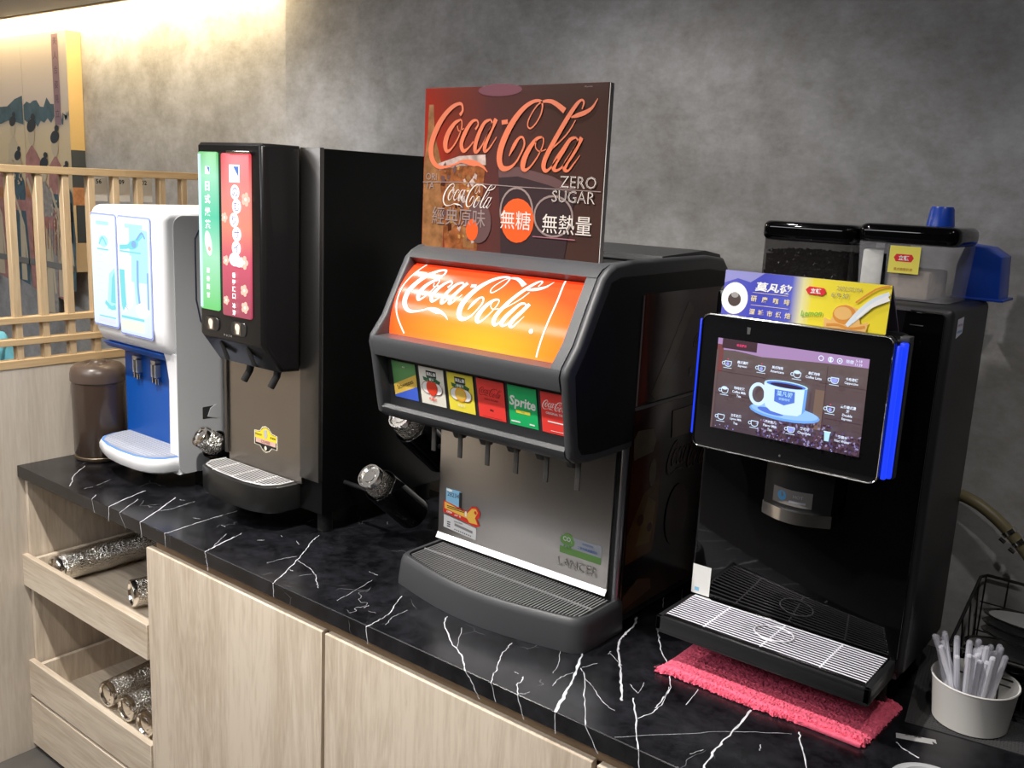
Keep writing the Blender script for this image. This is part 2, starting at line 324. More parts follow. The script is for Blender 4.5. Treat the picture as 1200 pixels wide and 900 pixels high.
    def logo(s, x, y, wd, m, sub=3, sm=4, sy=1.0, thick=1.0):
        """flowing script wordmark, lower-left corner at x, y"""
        k = wd / 1000
        for st in LOGO: s.n -= 1; s.line([(x + p[0] * k, y + p[1] * k * sy, max(p[2] * .72 * thick, 3) * k) for p in st], 0, m, sm=sm if len(st) > 2 else 0)
        s.n += 1; return s
    def done(s, name, parent=None, label=None): return obj(name, s.g, s.mats, parent, smooth=False, label=label)
def on_y(y0, sgn=-1):  return lambda u, v, h: (u, y0 + sgn * h, v)      # faces the viewer side (-y)
def on_x(x0): return lambda u, v, h: (x0 + h, u, v)                      # faces +x
def on_z(z0): return lambda u, v, h: (u, v, z0 + h)
# ================================================================== SETTING
FZ = -0.12
struct(obj('floor', G().box((-3.2, -3.4, FZ - .05), (4.4, .8, FZ)), mat('floor_tile', (.09, .085, .08), .4, var=.15), smooth=False))
struct(obj('ceiling', G().box((-3.2, -3.4, 2.55), (4.4, .8, 2.6)), mat('ceiling_paint', (.10, .10, .10), .8), smooth=False))
struct(obj('wall_back', G().box((-3.2, .75, FZ), (.338, .83, 2.55)), CONCRETE, smooth=False))
struct(obj('wall_back', G().box((.338, .732, FZ), (4.4, .83, 2.55)), CONCRETE, smooth=False))
DW = mat('dark_wall', (.035, .033, .03), .8)
struct(obj('wall_far_left', G().box((-3.25, -3.4, FZ), (-3.2, .8, 2.55)), mat('beige_wall', (.15, .13, .11), .8), smooth=False))
struct(obj('wall_right', G().box((4.4, -3.4, FZ), (4.45, .8, 2.55)), DW, smooth=False))
struct(obj('wall_front', G().box((-3.2, -3.45, FZ), (4.4, -3.4, 2.55)), DW, smooth=False))
# lowered ceiling strip with a light cove along the wall
sf = struct(obj('ceiling_soffit', G().box((-3.2, -.3, 2.265), (.338, .60, 2.31)), mat('soffit_grey', (.33, .34, .36), .7), smooth=False))
struct(obj('trim_1', G().box((-3.2, .60, 2.262), (.338, .616, 2.325), .002), PINE, smooth=False))
led = thing('cove_light', 'glowing warm light strip hidden above the wooden ceiling trim', 'light', (-1.4, .64, 2.36))
obj('light_strip', G().box((-3.1, .628, 2.352), (.30, .642, 2.358)), mat('warm_led', (1, .8, .5), .5, emit=(1, .80, .45), es=16), led, False)
obj('light_channel', G().box((-3.1, .622, 2.345), (.30, .648, 2.352)), mat('alu', (.5, .5, .5), .4, 1), led, False)
lamp('cove_lamp', 'AREA', (-1.4, .665, 2.335), (-1.4, .76, 1.9), 30, (1, .80, .48), shape='RECTANGLE', size=3.4, size_y=.03)

# half-height partition with the pine lattice on it
struct(obj('wall_left', G().box((-.035, -1.3, FZ), (0, .75, 1.11), .001), PANEL, smooth=False))
lat = thing('lattice_screen', 'pine lattice screen with upright slats standing on the oak half wall', 'screen', (-.014, 0, 1.11))
ys = [.033 + .0792 * k for k in range(-14, 9)]
for y in ys:
    obj('slat', G().box((-.028, y - .0105, 1.125), (-.002, y + .0105, 1.68), .0015, 1), PINE, lat)
for za, zb in ((1.676, 1.698), (1.243, 1.262), (1.179, 1.198), (1.111, 1.136)):
    obj('rail', G().box((-.032, -1.15, za), (.002, .742, zb), .0015, 1), PINEY, lat)
card_w = thing('number_card_strip', 'white number cards hanging behind the lattice top rail', 'card', (-.04, .45, 1.66))
for i, (yy, t) in enumerate(((.31, '56'), (.385, '09'), (.462, '02'))):
    c = obj('card', G().box((-.0335, yy - .027, 1.60), (-.0325, yy + .027, 1.674)), PAPER, card_w, False)
    Print(on_x(-.0325)).text(t, yy, 1.66, .014, INK, bold=.02).done('numeral', c)

# hanging picture panels on the wall beyond the lattice
pic_bg = ramp_mat('aged_print_paper', 2, 1.28, 2.22, [(0, (.80, .60, .34)), (.55, (.80, .66, .44)), (.72, (.72, .63, .56)), (1, (.78, .70, .63))], .7)
TEAL = mat('faded_indigo', (.085, .15, .19), .7, var=.2, vscale=30); PINKK = mat('faded_pink', (.50, .25, .23), .7, var=.2, vscale=30); SKIN0 = mat('faded_cream', (.68, .58, .42), .7)
ORG = mat('faded_orange', (.55, .25, .12), .7, var=.25, vscale=40); MAUV = mat('faded_mauve', (.36, .26, .28), .7); HAIR = mat('faded_black', (.05, .06, .075), .7); GREYK = mat('faded_grey', (.38, .35, .33), .7, var=.2, vscale=60)
pc = thing('wall_print', 'right panel of faded woodblock print with kimono ladies, on the wall behind the lattice', 'picture', (-1.13, .72, 1.28))
obj('canvas', G().box((-1.312, .69, 1.283), (-.937, .748, 2.215)), pic_bg, pc, False)
P = Print(on_y(.69))
rnd = random.Random(3)
def cloud(P, x0, x1, zt, zb, m):
    n = 9; top = [(x0 + (x1 - x0) * i / n, zt + rnd.uniform(-.025, .02)) for i in range(n + 1)]; bot = [(x1 - (x1 - x0) * i / n, zb + rnd.uniform(-.02, .03)) for i in range(n + 1)]
    P.poly(top + bot, m)
def lady(P, x, z, s, robe, sash):
    P.poly([(x - .05 * s, z - .5 * s), (x - .075 * s, z - .2 * s), (x - .05 * s, z - .02 * s), (x, z + .02 * s), (x + .055 * s, z - .03 * s), (x + .08 * s, z - .25 * s), (x + .06 * s, z - .52 * s)], robe)
    P.poly([(x - .02 * s, z - .5 * s), (x - .005 * s, z - .1 * s), (x + .03 * s, z - .3 * s), (x + .035 * s, z - .5 * s)], SKIN0)
    P.rect(x - .06 * s, z - .17 * s, x + .065 * s, z - .12 * s, sash)
    P.line([(x - .05 * s, z - .1 * s), (x + .03 * s, z - .24 * s), (x + .05 * s, z - .42 * s)], .016 * s, SKIN0)
    P.disc(x, z + .05 * s, .025 * s, SKIN0, .035 * s); P.disc(x + .004, z + .085 * s, .034 * s, HAIR, .022 * s, .3); P.disc(x + .02 * s, z + .115 * s, .016 * s, HAIR, .012 * s)
cloud(P, -1.312, -1.055, 1.955, 1.865, TEAL); cloud(P, -1.0, -.94, 1.90, 1.875, TEAL)
P.rect(-1.052, 1.86, -1.0, 2.205, mat('plum_label', (.33, .22, .26), .7))
P.vtext('美人合姿見立', -1.026, 2.18, .03, .055, mat('plum_ink', (.14, .08, .12), .7))
lady(P, -1.255, 1.76, 1.15, PINKK, ORG); lady(P, -1.06, 1.72, 1.1, PINKK, TEAL); lady(P, -1.16, 1.62, 1.05, GREYK, PINKK); lady(P, -.985, 1.62, .8, TEAL, HAIR)
for k in range(14): P.line([(-1.28 + k * .022, rnd.uniform(1.40, 1.5)), (-1.285 + k * .022, rnd.uniform(1.31, 1.36))], .006, (ORG, SKIN0, PINKK)[k % 3])
for k in range(26): P.disc(rnd.uniform(-1.10, -1.02), rnd.uniform(1.42, 1.56), .006, SKIN0, n=6)
P.rect(-.985, 1.40, -.94, 1.56, HAIR); P.rect(-1.31, 1.285, -.938, 1.31, mat('print_foot', (.25, .25, .24), .7))
P.done('printed_scene', pc)
P = Print(on_x(-.937)); P.rect(.69, 1.765, .748, 2.214, mat('amber_edge', (.62, .44, .20), .6)); P.rect(.69, 1.62, .748, 1.765, HAIR); P.rect(.69, 1.55, .748, 1.62, ORG); P.rect(.70, 1.40, .74, 1.55, HAIR); P.rect(.69, 1.285, .748, 1.40, mat('tan_edge', (.6, .45, .28), .6))
P.done('wrapped_edge', pc)
pl = thing('wall_print', 'left panel of faded woodblock print at the photo edge, behind the lattice', 'picture', (-1.6, .72, 1.28))
obj('canvas', G().box((-1.95, .69, 1.283), (-1.316, .748, 2.215)), pic_bg, pl, False)
P = Print(on_y(.69)); cloud(P, -1.94, -1.32, 1.96, 1.87, TEAL)
lady(P, -1.42, 1.80, .9, SKIN0, TEAL); lady(P, -1.39, 1.66, .9, TEAL, PINKK); lady(P, -1.6, 1.72, 1, PINKK, ORG); lady(P, -1.8, 1.70, 1, GREYK, TEAL)
for k in range(60): P.disc(rnd.uniform(-1.5, -1.34), rnd.uniform(1.62, 1.72), .005, SKIN0, n=6)
P.rect(-1.94, 1.285, -1.318, 1.31, mat('print_foot', (.25, .25, .24), .7)); P.done('printed_scene', pl)

# ================================================================== COUNTER AND CABINET
ct = thing('countertop', 'black marble countertop with white veins running under all the drink machines', 'countertop', (1.6, .37, .784))
obj('slab', G().box((0.001, 0, .784), (3.6, .7315, .82), .0015, 1), MARBLE, ct, False)
VEIN = mat('white_vein', (.62, .63, .68), .28, var=.25, vscale=60)
P = Print(on_z(.82), .0001)
rv = random.Random(5)
def vein(P, wd, pts):
    q = smooth_line([list(p) + [wd] for p in pts], 6) if len(pts) > 2 else [list(pts[0]) + [wd]] + [[pts[0][0] + (pts[1][0] - pts[0][0]) * t, pts[0][1] + (pts[1][1] - pts[0][1]) * t, wd] for t in (.25, .5, .75)] + [list(pts[1]) + [wd]]
    for i, p in enumerate(q):
        if 0 < i < len(q) - 1: p[0] += rv.uniform(-1, 1) * .0016; p[1] += rv.uniform(-1, 1) * .0016; p[2] *= rv.uniform(.45, 1.3)
    P.n = 0; P.line(q, 0, VEIN)
def mm(q): return [(a / 1000, b / 1000) for a, b in q]
for v in VEIN_TOP: vein(P, v[0] / 1000 * .62, mm(v[1:]))
for k in range(30):
    x, y = rv.uniform(.1, 2.6), rv.uniform(.02, .2) if k % 2 else rv.uniform(.02, .7); a = rv.uniform(0, 6.28); l = rv.uniform(.006, .03)
    vein(P, rv.uniform(.0005, .0013), [(x, y), (x + l * cos(a), y + l * sin(a))])
o = P.done('veining', ct); o['kind'] = 'stuff'
P = Print(on_y(0), .0001)
for v in VEIN_EDGE: vein(P, v[0] / 1000 * .5, mm(v[1:]))
o = P.done('edge_veining', ct); o['kind'] = 'stuff'

cab = thing('base_cabinet', 'pale oak base cabinet with two open drawers and flat doors under the counter', 'cabinet', (1.6, .35, FZ))
obj('side_panel', G().box((.0015, .02, FZ), (.019, .70, .783)), OAK, cab, False)
obj('divider_panel', G().box((.694, .036, FZ), (.712, .70, .783)), OAK, cab, False)
obj('back_panel', G().box((.019, .68, FZ), (.694, .70, .783)), OAK, cab, False)
obj('top_rail', G().box((.694, .034, .742), (3.58, .052, .7835)), OAKGAP, cab, False)
obj('carcass', G().box((.712, .054, FZ), (3.58, .70, .783)), mat('carcass_dark', (.1, .07, .045), .7), cab, False)
for k in range(4):
    x0 = .694 + k * .6915
    if x0 + .684 > 3.6: break
    obj('door', G().box((x0, .004, -.1), (x0 + .6805, .022, .755), .0012, 1), OAK, cab)
def drawer(z0, z1, zin, nm=True):
    d = obj('drawer', G().box((.0, -.0, z0), (.690, .018, z1), .001, 1), OAKX, cab)
    obj('drawer_bottom', G().box((.03, .018, zin - .012), (.675, .62, zin)), OAKX, d, False)
    obj('drawer_side', G().box((.03, .018, zin), (.045, .62, z1 - .008)), OAK, d, False)
    obj('drawer_side', G().box((.662, .018, zin), (.677, .62, z1 - .008)), OAK, d, False)
    obj('drawer_back', G().box((.045, .605, zin), (.662, .62, z1 - .03)), OAKX, d, False)
drawer(.438, .538, .455); drawer(.072, .188, .088)
obj('drawer', G().box((.0, .0, -.10), (.690, .018, .060), .001, 1), OAKX, cab)

# steel tumblers ---------------------------------------------------
HAM = bpy.data.materials.new('hammered_steel'); HAM.use_nodes = True; nt = HAM.node_tree; b = nt.nodes['Principled BSDF']
b.inputs['Base Color'].default_value = (.72, .69, .64, 1); b.inputs['Metallic'].default_value = 1; b.inputs['Roughness'].default_value = .22
tc = nt.nodes.new('ShaderNodeTexCoord'); v = nt.nodes.new('ShaderNodeTexVoronoi'); v.inputs['Scale'].default_value = 230; bp = nt.nodes.new('ShaderNodeBump'); bp.inputs['Strength'].default_value = 1.0; bp.inputs['Distance'].default_value = .003
nt.links.new(tc.outputs['Object'], v.inputs['Vector']); nt.links.new(v.outputs['Distance'], bp.inputs['Height']); nt.links.new(bp.outputs[0], b.inputs['Normal'])
def tumbler(label, base, direction, length=.15, r0=.031, r1=.036, group=None):
    """a conical steel tumbler lying with its closed base towards the viewer"""
    t = thing('steel_tumbler', label, 'tumbler', base, group, local=True)
    t.rotation_euler = Vector(direction).to_track_quat('Z', 'Y').to_euler()
    obj('cup_wall', G().lathe([(r0 - .002, .010), (r0, .013), (r0 + (r1 - r0) * .5, length * .5), (r1, length - .006), (r1 + .0012, length - .002), (r1, length), (r1 - .0015, length), (r0 - .002, .014)], n=36), HAM, t)
    obj('cup_base', G().lathe([(0, .004), (r0 * .45, .004), (r0 * .5, .006), (r0 * .78, .006), (r0 * .84, .0), (r0 * .95, .0), (r0, .005), (r0, .013), (r0 - .002, .010)], n=36), STEELB, t)
    return t
def nested(first, base, d, n, step, label_rest, group):
    D = Vector(d).normalized()
    for k in range(n):
        c = copy_tree(first); c.location = Vector(base) + D * step * (k + 1); c['label'] = label_rest[k] if isinstance(label_rest, list) else label_rest; c['group'] = group
b0 = Vector((.094, .050, .501)); d0 = (.0, 1, 0)
t0 = tumbler('hammered steel tumbler at the near end of the stack in the upper drawer', b0, d0, .16, .040, .045)
nested(t0, b0, d0, 5, .055, [w_ + ' steel tumbler from the near end of the lying stack in the upper drawer' for w_ in ('second', 'third', 'fourth', 'fifth', 'sixth')], 'nested tumblers in the upper drawer')
tumbler('single small steel tumbler lying at the right of the upper drawer', (.411, .116, .501), (.30, 1, 0), .16, .040, .045)
for k, (x, y, lb) in enumerate(((.274, .10, 'left steel tumbler of the three in the lower drawer'), (.390, .097, 'middle steel tumbler of the three in the lower drawer'), (.503, .089, 'right steel tumbler in the lower drawer, half hidden by the cabinet door'))):
    q = tumbler(lb, (x, y, .134), (-.05, 1, 0), .16, .040, .045); q['group'] = 'tumblers in the lower drawer'
    c = copy_tree(q); c.location = Vector((x, y, .134)) + Vector((-.05, 1, 0)).normalized() * .05; c['label'] = 'second tumbler nested inside the ' + lb.split(' tumbler')[0] + ' one in the lower drawer'

# ================================================================== BROWN CANISTER
cn = thing('water_canister', 'tall brown lidded canister between the oak panel and the white dispenser', 'canister', (.082, .222, .82))
CB = mat('brown_smoke', (.055, .036, .027), .22, var=.15, vscale=5, stretch=(1, 1, .2), coat=.3)
obj('body', G().lathe([(0, .0), (.070, .0), (.074, .004), (.074, .02), (.077, .024), (.078, .235), (.0765, .245)], (.082, .222, .82), 48), CB, cn)
obj('lid', G().lathe([(.0765, .243), (.081, .247), (.081, .268), (.077, .284), (.066, .296), (.045, .302), (.040, .301), (.032, .296), (.026, .298), (.02, .306), (0, .309)], (.082, .222, .82), 48), mat('brown_lid', (.085, .06, .048), .3), cn)
obj('foot_ring', G().lathe([(.0745, .006), (.077, .008), (.077, .014), (.0745, .016)], (.082, .222, .82), 48), mat('brass_ring', (.35, .28, .2), .3, 1), cn)

# ================================================================== WHITE DISPENSER
wd = thing('white_drink_dispenser', 'white two-tap drink dispenser with glowing windows and blue back, second from the left', 'drink dispenser', (.36, .4, .82))
x0, x1 = .172, .545
obj('head', G().prism([(.62, 1.205), (.30, 1.205), (.215, 1.20), (.185, 1.215), (.170, 1.245), (.165, 1.28)] + [(.165 + .03 - .03 * cos(radians(a)), 1.57 + .03 * sin(radians(a))) for a in range(0, 91, 15)] + [(.62, 1.602)], x0, x1, bev=.022, seg=5), WHITE, wd)
obj('body', G().box((x0 + .006, .262, .868), (x1, .62, 1.22), .006), WHITE, wd)
obj('right_column', G().prism([(.262, .868), (.205, .868), (.208, 1.13), (.20, 1.19), (.192, 1.215), (.262, 1.215)], .482, x1, bev=.012, seg=4), WHITE, wd)
obj('blue_backsplash', G().box((x0 + .008, .256, .905), (.483, .263, 1.21)), BLUE, wd, False)
obj('blue_lining', G().prism([(.262, 1.205), (.188, 1.205), (.205, 1.186), (.262, 1.18)], x0 + .004, .484, bev=.002), mat('blue_lining', (.01, .11, .50), .3), wd)
obj('side_plate', G().prism(rrect(.198, .872, .62, 1.586, .028), x1 - .001, x1 + .0015), GREYP, wd)
for side in (0,):
    pts = [(x1 + .0018, y, z) for y, z in [(.60, 1.556), (.30, 1.556), (.275, 1.548), (.262, 1.525), (.262, 1.36), (.275, 1.30), (.31, 1.245), (.37, 1.20), (.45, 1.185), (.60, 1.18)]]
    obj('side_groove', G().tube(pts, .0024, 6), mat('groove_navy', (.02, .025, .06), .5), wd)
obj('side_recess', G().prism(rrect(.275, 1.02, .318, 1.055, .003), x1 + .0012, x1 + .0022), mat('recess_dark', (.03, .03, .032), .6), wd)
obj('recess_lip', G().prism([(.318, 1.018), (.318, 1.058), (.300, 1.050), (.290, 1.026)], x1 + .0012, x1 + .004), GREYP, wd)
WIN = ramp_mat('window_glow', 2, 1.25, 1.58, [(0, (.70, .80, 1)), (.3, (.82, .96, 1)), (1, (.88, 1, 1))], .3, emit=1.08)
CY = mat('window_cyan', (.2, .8, .85), .4, emit=(.26, .80, .88), es=.85); CY2 = mat('window_pale_cyan', (.5, .9, .95), .4, emit=(.50, .90, .95), es=.9); WB = mat('window_blue', (.3, .5, .9), .4, emit=(.30, .55, .92), es=.8); WY = mat('window_lime', (.7, .9, .6), .4, emit=(.85, 1, .80), es=.95); WW = mat('window_white', (1, 1, 1), .4, emit=(1, 1, 1), es=1.15); WL = mat('window_lilac', (.7, .75, .95), .4, emit=(.78, .83, 1), es=.9)
FR = mat('window_frame_blue', (.30, .36, .75), .4)
for wi, (a, c) in enumerate(((.190, .318), (.334, .490))):
    za, zb = (1.262, 1.572) if wi == 0 else (1.252, 1.572)
    fr = obj('window_frame', G().prism(rrect(a - .004, za - .005, c + .004, zb + .005, .008), .1645, .1625, axis='y'), FR, wd)
    obj('lit_window', G().prism(rrect(a, za, c, zb, .007), .1628, .1600, axis='y', bev=.001, seg=1), WIN, fr)
    P = Print(on_y(.1600))
    W = c - a; cx = (a + c) / 2
    P.rect(a + .25 * W, 1.545, c - .03, 1.555, CY2)
    if wi:
        P.poly([(a + .06, 1.55), (c - .006, 1.54), (c - .006, 1.40), (a + .06, 1.40)], CY2)
        P.line([(a + .01, 1.49), (cx - .01, 1.498), (c - .03, 1.53)], .012, CY, 3); P.disc(cx, 1.50, .028, CY, .012, .2); P.disc(cx + .005, 1.502, .012, WB, .010)
        P.line([(cx + .02, 1.515), (cx + .045, 1.535), (cx + .06, 1.52)], .006, WB, 3); P.rect(a + .01, 1.478, c - .04, 1.482, CY)
        P.poly([(a + .01, 1.47), (cx - .01, 1.47), (cx - .015, 1.33), (a + .02, 1.31)], WW)
        P.line([(cx + .005, 1.47), (cx + .012, 1.40), (cx + .018, 1.34)], .02, CY2, 3); P.line([(cx + .022, 1.46), (cx + .02, 1.39), (cx + .028, 1.33)], .010, WB, 3); P.line([(c - .008, 1.43), (c - .008, 1.33)], .008, WB)
        P.line([(a + .02, 1.43), (a + .024, 1.34), (a + .03, 1.325)], .026, CY, 3); P.disc(c - .04, 1.325, .03, WW, .02); P.line([(a + .03, 1.33), (a + .045, 1.32), (a + .04, 1.335)], .004, WB)
        P.rect(a + .01, 1.295, c - .03, 1.302, CY); P.poly([(a + .008, 1.29), (c - .03, 1.292), (c - .03, 1.262), (a + .008, 1.262)], WY)
    else:
        P.disc(cx + .005, 1.50, .024, CY2, .016); P.line([(cx - .02, 1.49), (cx, 1.51), (cx + .02, 1.49)], .006, CY, 3); P.rect(cx - .03, 1.475, cx + .03, 1.479, CY)
        P.poly([(c - .035, 1.41), (c - .004, 1.43), (c - .004, 1.31), (c - .05, 1.31)], CY2); P.poly([(c - .02, 1.40), (c - .004, 1.42), (c - .004, 1.33), (c - .03, 1.33)], CY)
        P.line([(c - .06, 1.33), (c - .03, 1.315), (c - .006, 1.32)], .012, CY, 3); P.rect(cx - .03, 1.285, c - .006, 1.289, CY); P.rect(cx - .035, 1.270, c - .008, 1.283, WL)
        for k in range(6): P.rect(cx - .03, 1.46 - k * .02, cx, 1.462 - k * .02, WL)
    P.done('window_picture', fr)
# taps
for tx in (.262, .360):
    tp = obj('tap', G().box((tx - .012, .238, 1.115), (tx - .006, .256, 1.158), .001).box((tx + .006, .238, 1.115), (tx + .012, .256, 1.158), .001).box((tx - .012, .238, 1.152), (tx + .012, .256, 1.164), .001), mat('cream_metal', (.62, .60, .55), .3, .6), wd)
    obj('nozzle', G().tube([(tx - .009, .246, 1.098), (tx - .009, .246, 1.114)], .0062, 10).tube([(tx + .009, .246, 1.096), (tx + .009, .246, 1.112)], .0062, 10), STEELB, tp)
out = [(.178, .262), (.182, .20), (.195, .165), (.225, .140), (.29, .122), (.37, .115), (.45, .118), (.50, .132), (.53, .158), (.541, .20), (.543, .262)]
cx_, cy_ = .36, .21
def inset(o, k): return [(cx_ + (x - cx_) * k, cy_ + .05 + (y - cy_ - .05) * k) for x, y in o]
g = G(); b = bmesh.new(); lv = [(.80, .868), (.95, .880), (1.0, .898), (1.0, .912), (.975, .920)]
R_ = [[b.verts.new((x, min(y, .262), z)) for x, y in inset(out, k)] for k, z in lv]; n = len(out)
for A_, B_ in zip(R_, R_[1:]):
    for i in range(n): b.faces.new([A_[i], A_[(i + 1) % n], B_[(i + 1) % n], B_[i]])
b.faces.new(R_[0][::-1]); b.faces.new(R_[-1]); g.merge(b)
obj('drip_tray', g, WHITE, wd)
obj('tray_rim', G().prism(inset(out, .965), .9195, .9215, axis='z'), mat('rim_blue', (.10, .25, .60), .4), wd)
GRL = mat('grey_grille', (.30, .32, .38), .4)
obj('tray_grille', G().prism(inset(out, .92), .9205, .9235, axis='z'), GRL, wd)
sl = G()
for k in range(11):
    y = .142 + k * .0105; hw = .16 * math.sqrt(max(0, 1 - ((.255 - y) / .15) ** 2)) + .005
    sl.box((.36 - hw, y - .0014, .9236), (.36 + hw, y + .0014, .9250))
obj('grille_ribs', sl, mat('grille_rib', (.46, .48, .55), .4), wd, False)
for fx, fy in ((.22, .30), (.50, .30), (.22, .58), (.50, .58)): obj('foot', G().tube([(fx, fy, .8202), (fx, fy, .869)], .020, 16), RUB, wd)
P = Print(on_y(.256)); P.rect(.438, .935, .478, .958, PAPER); P.text('H', .446, .947, .014, mat('sticker_red', (.75, .03, .03), .5), bold=.05); P.text('Cafetera', .464, .944, .004, mat('sticker_red', (.75, .03, .03), .5)); P.done('sticker', wd)

# ================================================================== BLACK DISPENSER
bd = thing('black_drink_dispenser', 'tall black two-flavour dispenser with lit green and red strips, beside the white one', 'drink dispenser', (.89, .45, .82))
bx0, bx1, by = .700, 1.083, .24
obj('cabinet_body', G().box((bx0, by + .012, .878), (bx1, .70, 1.768), .003), GLOSS if False else mat('black_side_panel', (.003, .003, .003), .3, spec=.2), bd)
obj('steel_frame', G().box((1.012, by, .965), (bx1, by + .014, 1.770), .002).box((bx0, by, .965), (.712, by + .014, 1.240), .001), mat('steel_frame', (.20, .19, .18), .38, 1.0, bump=.05, bscale=50, stretch=(60, 1, 1)), bd)
obj('steel_backsplash', G().box((.712, by + .006, .945), (1.012, by + .013, 1.245)), mat('steel_back', (.36, .33, .30), .3, 1.0, bump=.06, bscale=50, stretch=(1, 1, 40)), bd, False)
hx0, hx1 = .768, 1.022
prof = [(.237, 1.236), (.178, 1.240), (.132, 1.302), (.125, 1.312), (.125, 1.765), (.132, 1.772), (.237, 1.772)]
obj('dispensing_head', G().prism(prof, hx0, hx1, bev=.012, seg=4), mat('head_black', (.010, .0095, .010), .25, spec=.35), bd)
GRN = ramp_mat('green_glow', 2, 1.37, 1.75, [(0, (.16, .72, .18)), (.35, (.45, .92, .62)), (.6, (.10, .72, .45)), (.85, (.35, .85, .55)), (1, (.14, .60, .16))], .25, emit=1.0)
REDG = ramp_mat('red_glow', 2, 1.37, 1.75, [(0, (.42, .05, .10)), (.35, (.80, .10, .18)), (.55, (1, .30, .20)), (.75, (1, .28, .24)), (1, (.85, .05, .08))], .25, emit=1.0)
GW = mat('glow_white', (1, 1, 1), .4, emit=(1, 1, 1), es=1.3); GB = mat('glow_blue', (.1, .25, .8), .4, emit=(.12, .25, .75), es=.9); GPK = mat('glow_pink', (1, .6, .5), .4, emit=(1, .62, .48), es=.95); GIN = mat('glow_indigo', (.2, .15, .5), .4, emit=(.25, .18, .55), es=.8)
s1 = obj('green_light_strip', G().prism(rrect(.781, 1.374, .858, 1.750, .006), .1255, .120, axis='y', bev=.002, seg=2), GRN, bd, label='glowing green flavour strip')
P = Print(on_y(.1198)); P.rect(.783, 1.378, .794, 1.745, mat('glow_mint', (.6, .9, .9), .4, emit=(.62, .9, .92), es=1)); P.rect(.812, 1.698, .830, 1.716, GW); P.poly([(.818, 1.715), (.829, 1.715), (.829, 1.700)], GB)
P.vtext('日式綠茶', .820, 1.670, .022, .030, GW, .03); P.disc(.821, 1.535, .013, GW, .030, .2); P.disc(.825, 1.522, .006, mat('glow_coral', (1, .5, .4), .4, emit=(1, .45, .35), es=.9)); P.vtext('清香回甘', .818, 1.47, .013, .020, GW, .03); P.done('strip_print', s1)
s2 = obj('red_light_strip', G().prism(rrect(.874, 1.368, .984, 1.748, .006), .1255, .119, axis='y', bev=.002, seg=2), REDG, bd, label='glowing red flavour strip')
P = Print(on_y(.1188)); P.rect(.908, 1.682, .948, 1.722, GW); P.poly([(.924, 1.718), (.944, 1.718), (.944, 1.694)], GB)
for fx, fz, r in ((.97, 1.645, .016), (.888, 1.60, .012), (.892, 1.50, .012), (.962, 1.50, .016), (.962, 1.435, .014), (.892, 1.405, .011), (.965, 1.395, .014)):
    for k in range(5): P.disc(fx + r * .6 * cos(k * 1.257), fz + r * .6 * sin(k * 1.257), r * .45, GPK, n=8); P.n -= 1
    P.n += 1; P.disc(fx, fz, r * .25, GW, n=8)
for ch, dx, dz in (('の', 0, 0), ('む', .006, -.032), ('り', -.004, -.064), ('サ', .006, -.096), ('イ', .004, -.128)):
    P.disc(.932 + dx, 1.660 + dz, .017, GW); P.text(ch, .932 + dx, 1.660 + dz, .021, GIN)
P.disc(.93, 1.505, .022, GW, .016); P.disc(.945, 1.500, .018, GW, .012); P.vtext('香醇順口', .926, 1.468, .013, .0165, GW, .04); P.vtext('冰涼', .926, 1.396, .013, .0165, GW, .04); P.done('strip_print', s2)
obj('red_strip_clip', G().box((.905, .112, 1.747), (.992, .121, 1.753), .001), STEELB, bd)
for bxx in (.822, .930):
    k = obj('push_button', G().prism(rrect(bxx - .03, 1.322, bxx + .03, 1.356, .014), .126, .1225, axis='y', bev=.001, seg=1), mat('button_black', (.02, .02, .02), .3), bd)
    P = Print(on_y(.1223)); P.rect(bxx - .014, 1.325, bxx + .010, 1.354, mat('button_label', (.10, .08, .06), .5)); P.disc(bxx - .003, 1.343, .009, mat('cream_print', (.72, .62, .52), .5)); P.poly([(bxx - .008, 1.342), (bxx + .006, 1.342), (bxx + .003, 1.327), (bxx - .006, 1.327)], mat('cream_print', (.72, .62, .52), .5)); P.done('button_picture', k)
P = Print(on_y(.1250)); [P.text(t, .872 + i * .009, 1.318, .005, mat('grey_print', (.4, .4, .4), .5)) for i, t in enumerate('PUSH')]; P.done('button_caption', bd)
for lx in (.842, .948):
    obj('lever', G().tube([(lx - .004, .138, 1.296), (lx + .004, .152, 1.250)], .0055, 8), RUB, bd)
    obj('dispense_nozzle', G().tube([(lx + .045, .19, 1.245), (lx + .042, .188, 1.225), (lx + .032, .178, 1.198)], [.010, .009, .009], 12), RUB, bd)
TB = mat('tray_black', (.012, .012, .012), .3)
out = [(.678, .252), (.682, .195), (.70, .170), (.76, .152), (.85, .143), (.93, .148), (.975, .165), (.995, .19), (1.0, .252)]
g = G().prism(out, .876, .944, axis='z', bev=.004, seg=2)
obj('drip_tray', g, TB, bd)
gr = G(); G_in = (.70, .98)
for k in range(10):
    y = .166 + k * .0082; e = .03 * max(0, 1 - k / 3.5); gr.tube([(G_in[0] + e, y, .947), (G_in[1] - e, y, .947)], .0008, 6)
for k in range(26):
    pass
for x in (.76, .84, .92): gr.tube([(x, .160, .9455), (x, .244, .9455)], .0016, 6)
gr.tube([(.70, .243, .947), (.695, .20, .947), (.715, .172, .947), (.78, .159, .947), (.90, .156, .947), (.96, .170, .947), (.982, .20, .947), (.985, .243, .947)], .0018, 6)
obj('drip_grid', gr, mat('bright_wire', (.80, .80, .80), .35, .4), bd)
for fx, fy in ((.75, .30), (1.04, .30), (.75, .66), (1.04, .66)): obj('foot', G().tube([(fx, fy, .8202), (fx, fy, .88)], .02, 14), RUB, bd)
Y = mat('badge_yellow', (.80, .62, .03), .4); YC = mat('badge_cream', (.75, .70, .55), .4); PK = mat('badge_pink', (.65, .42, .36), .4)
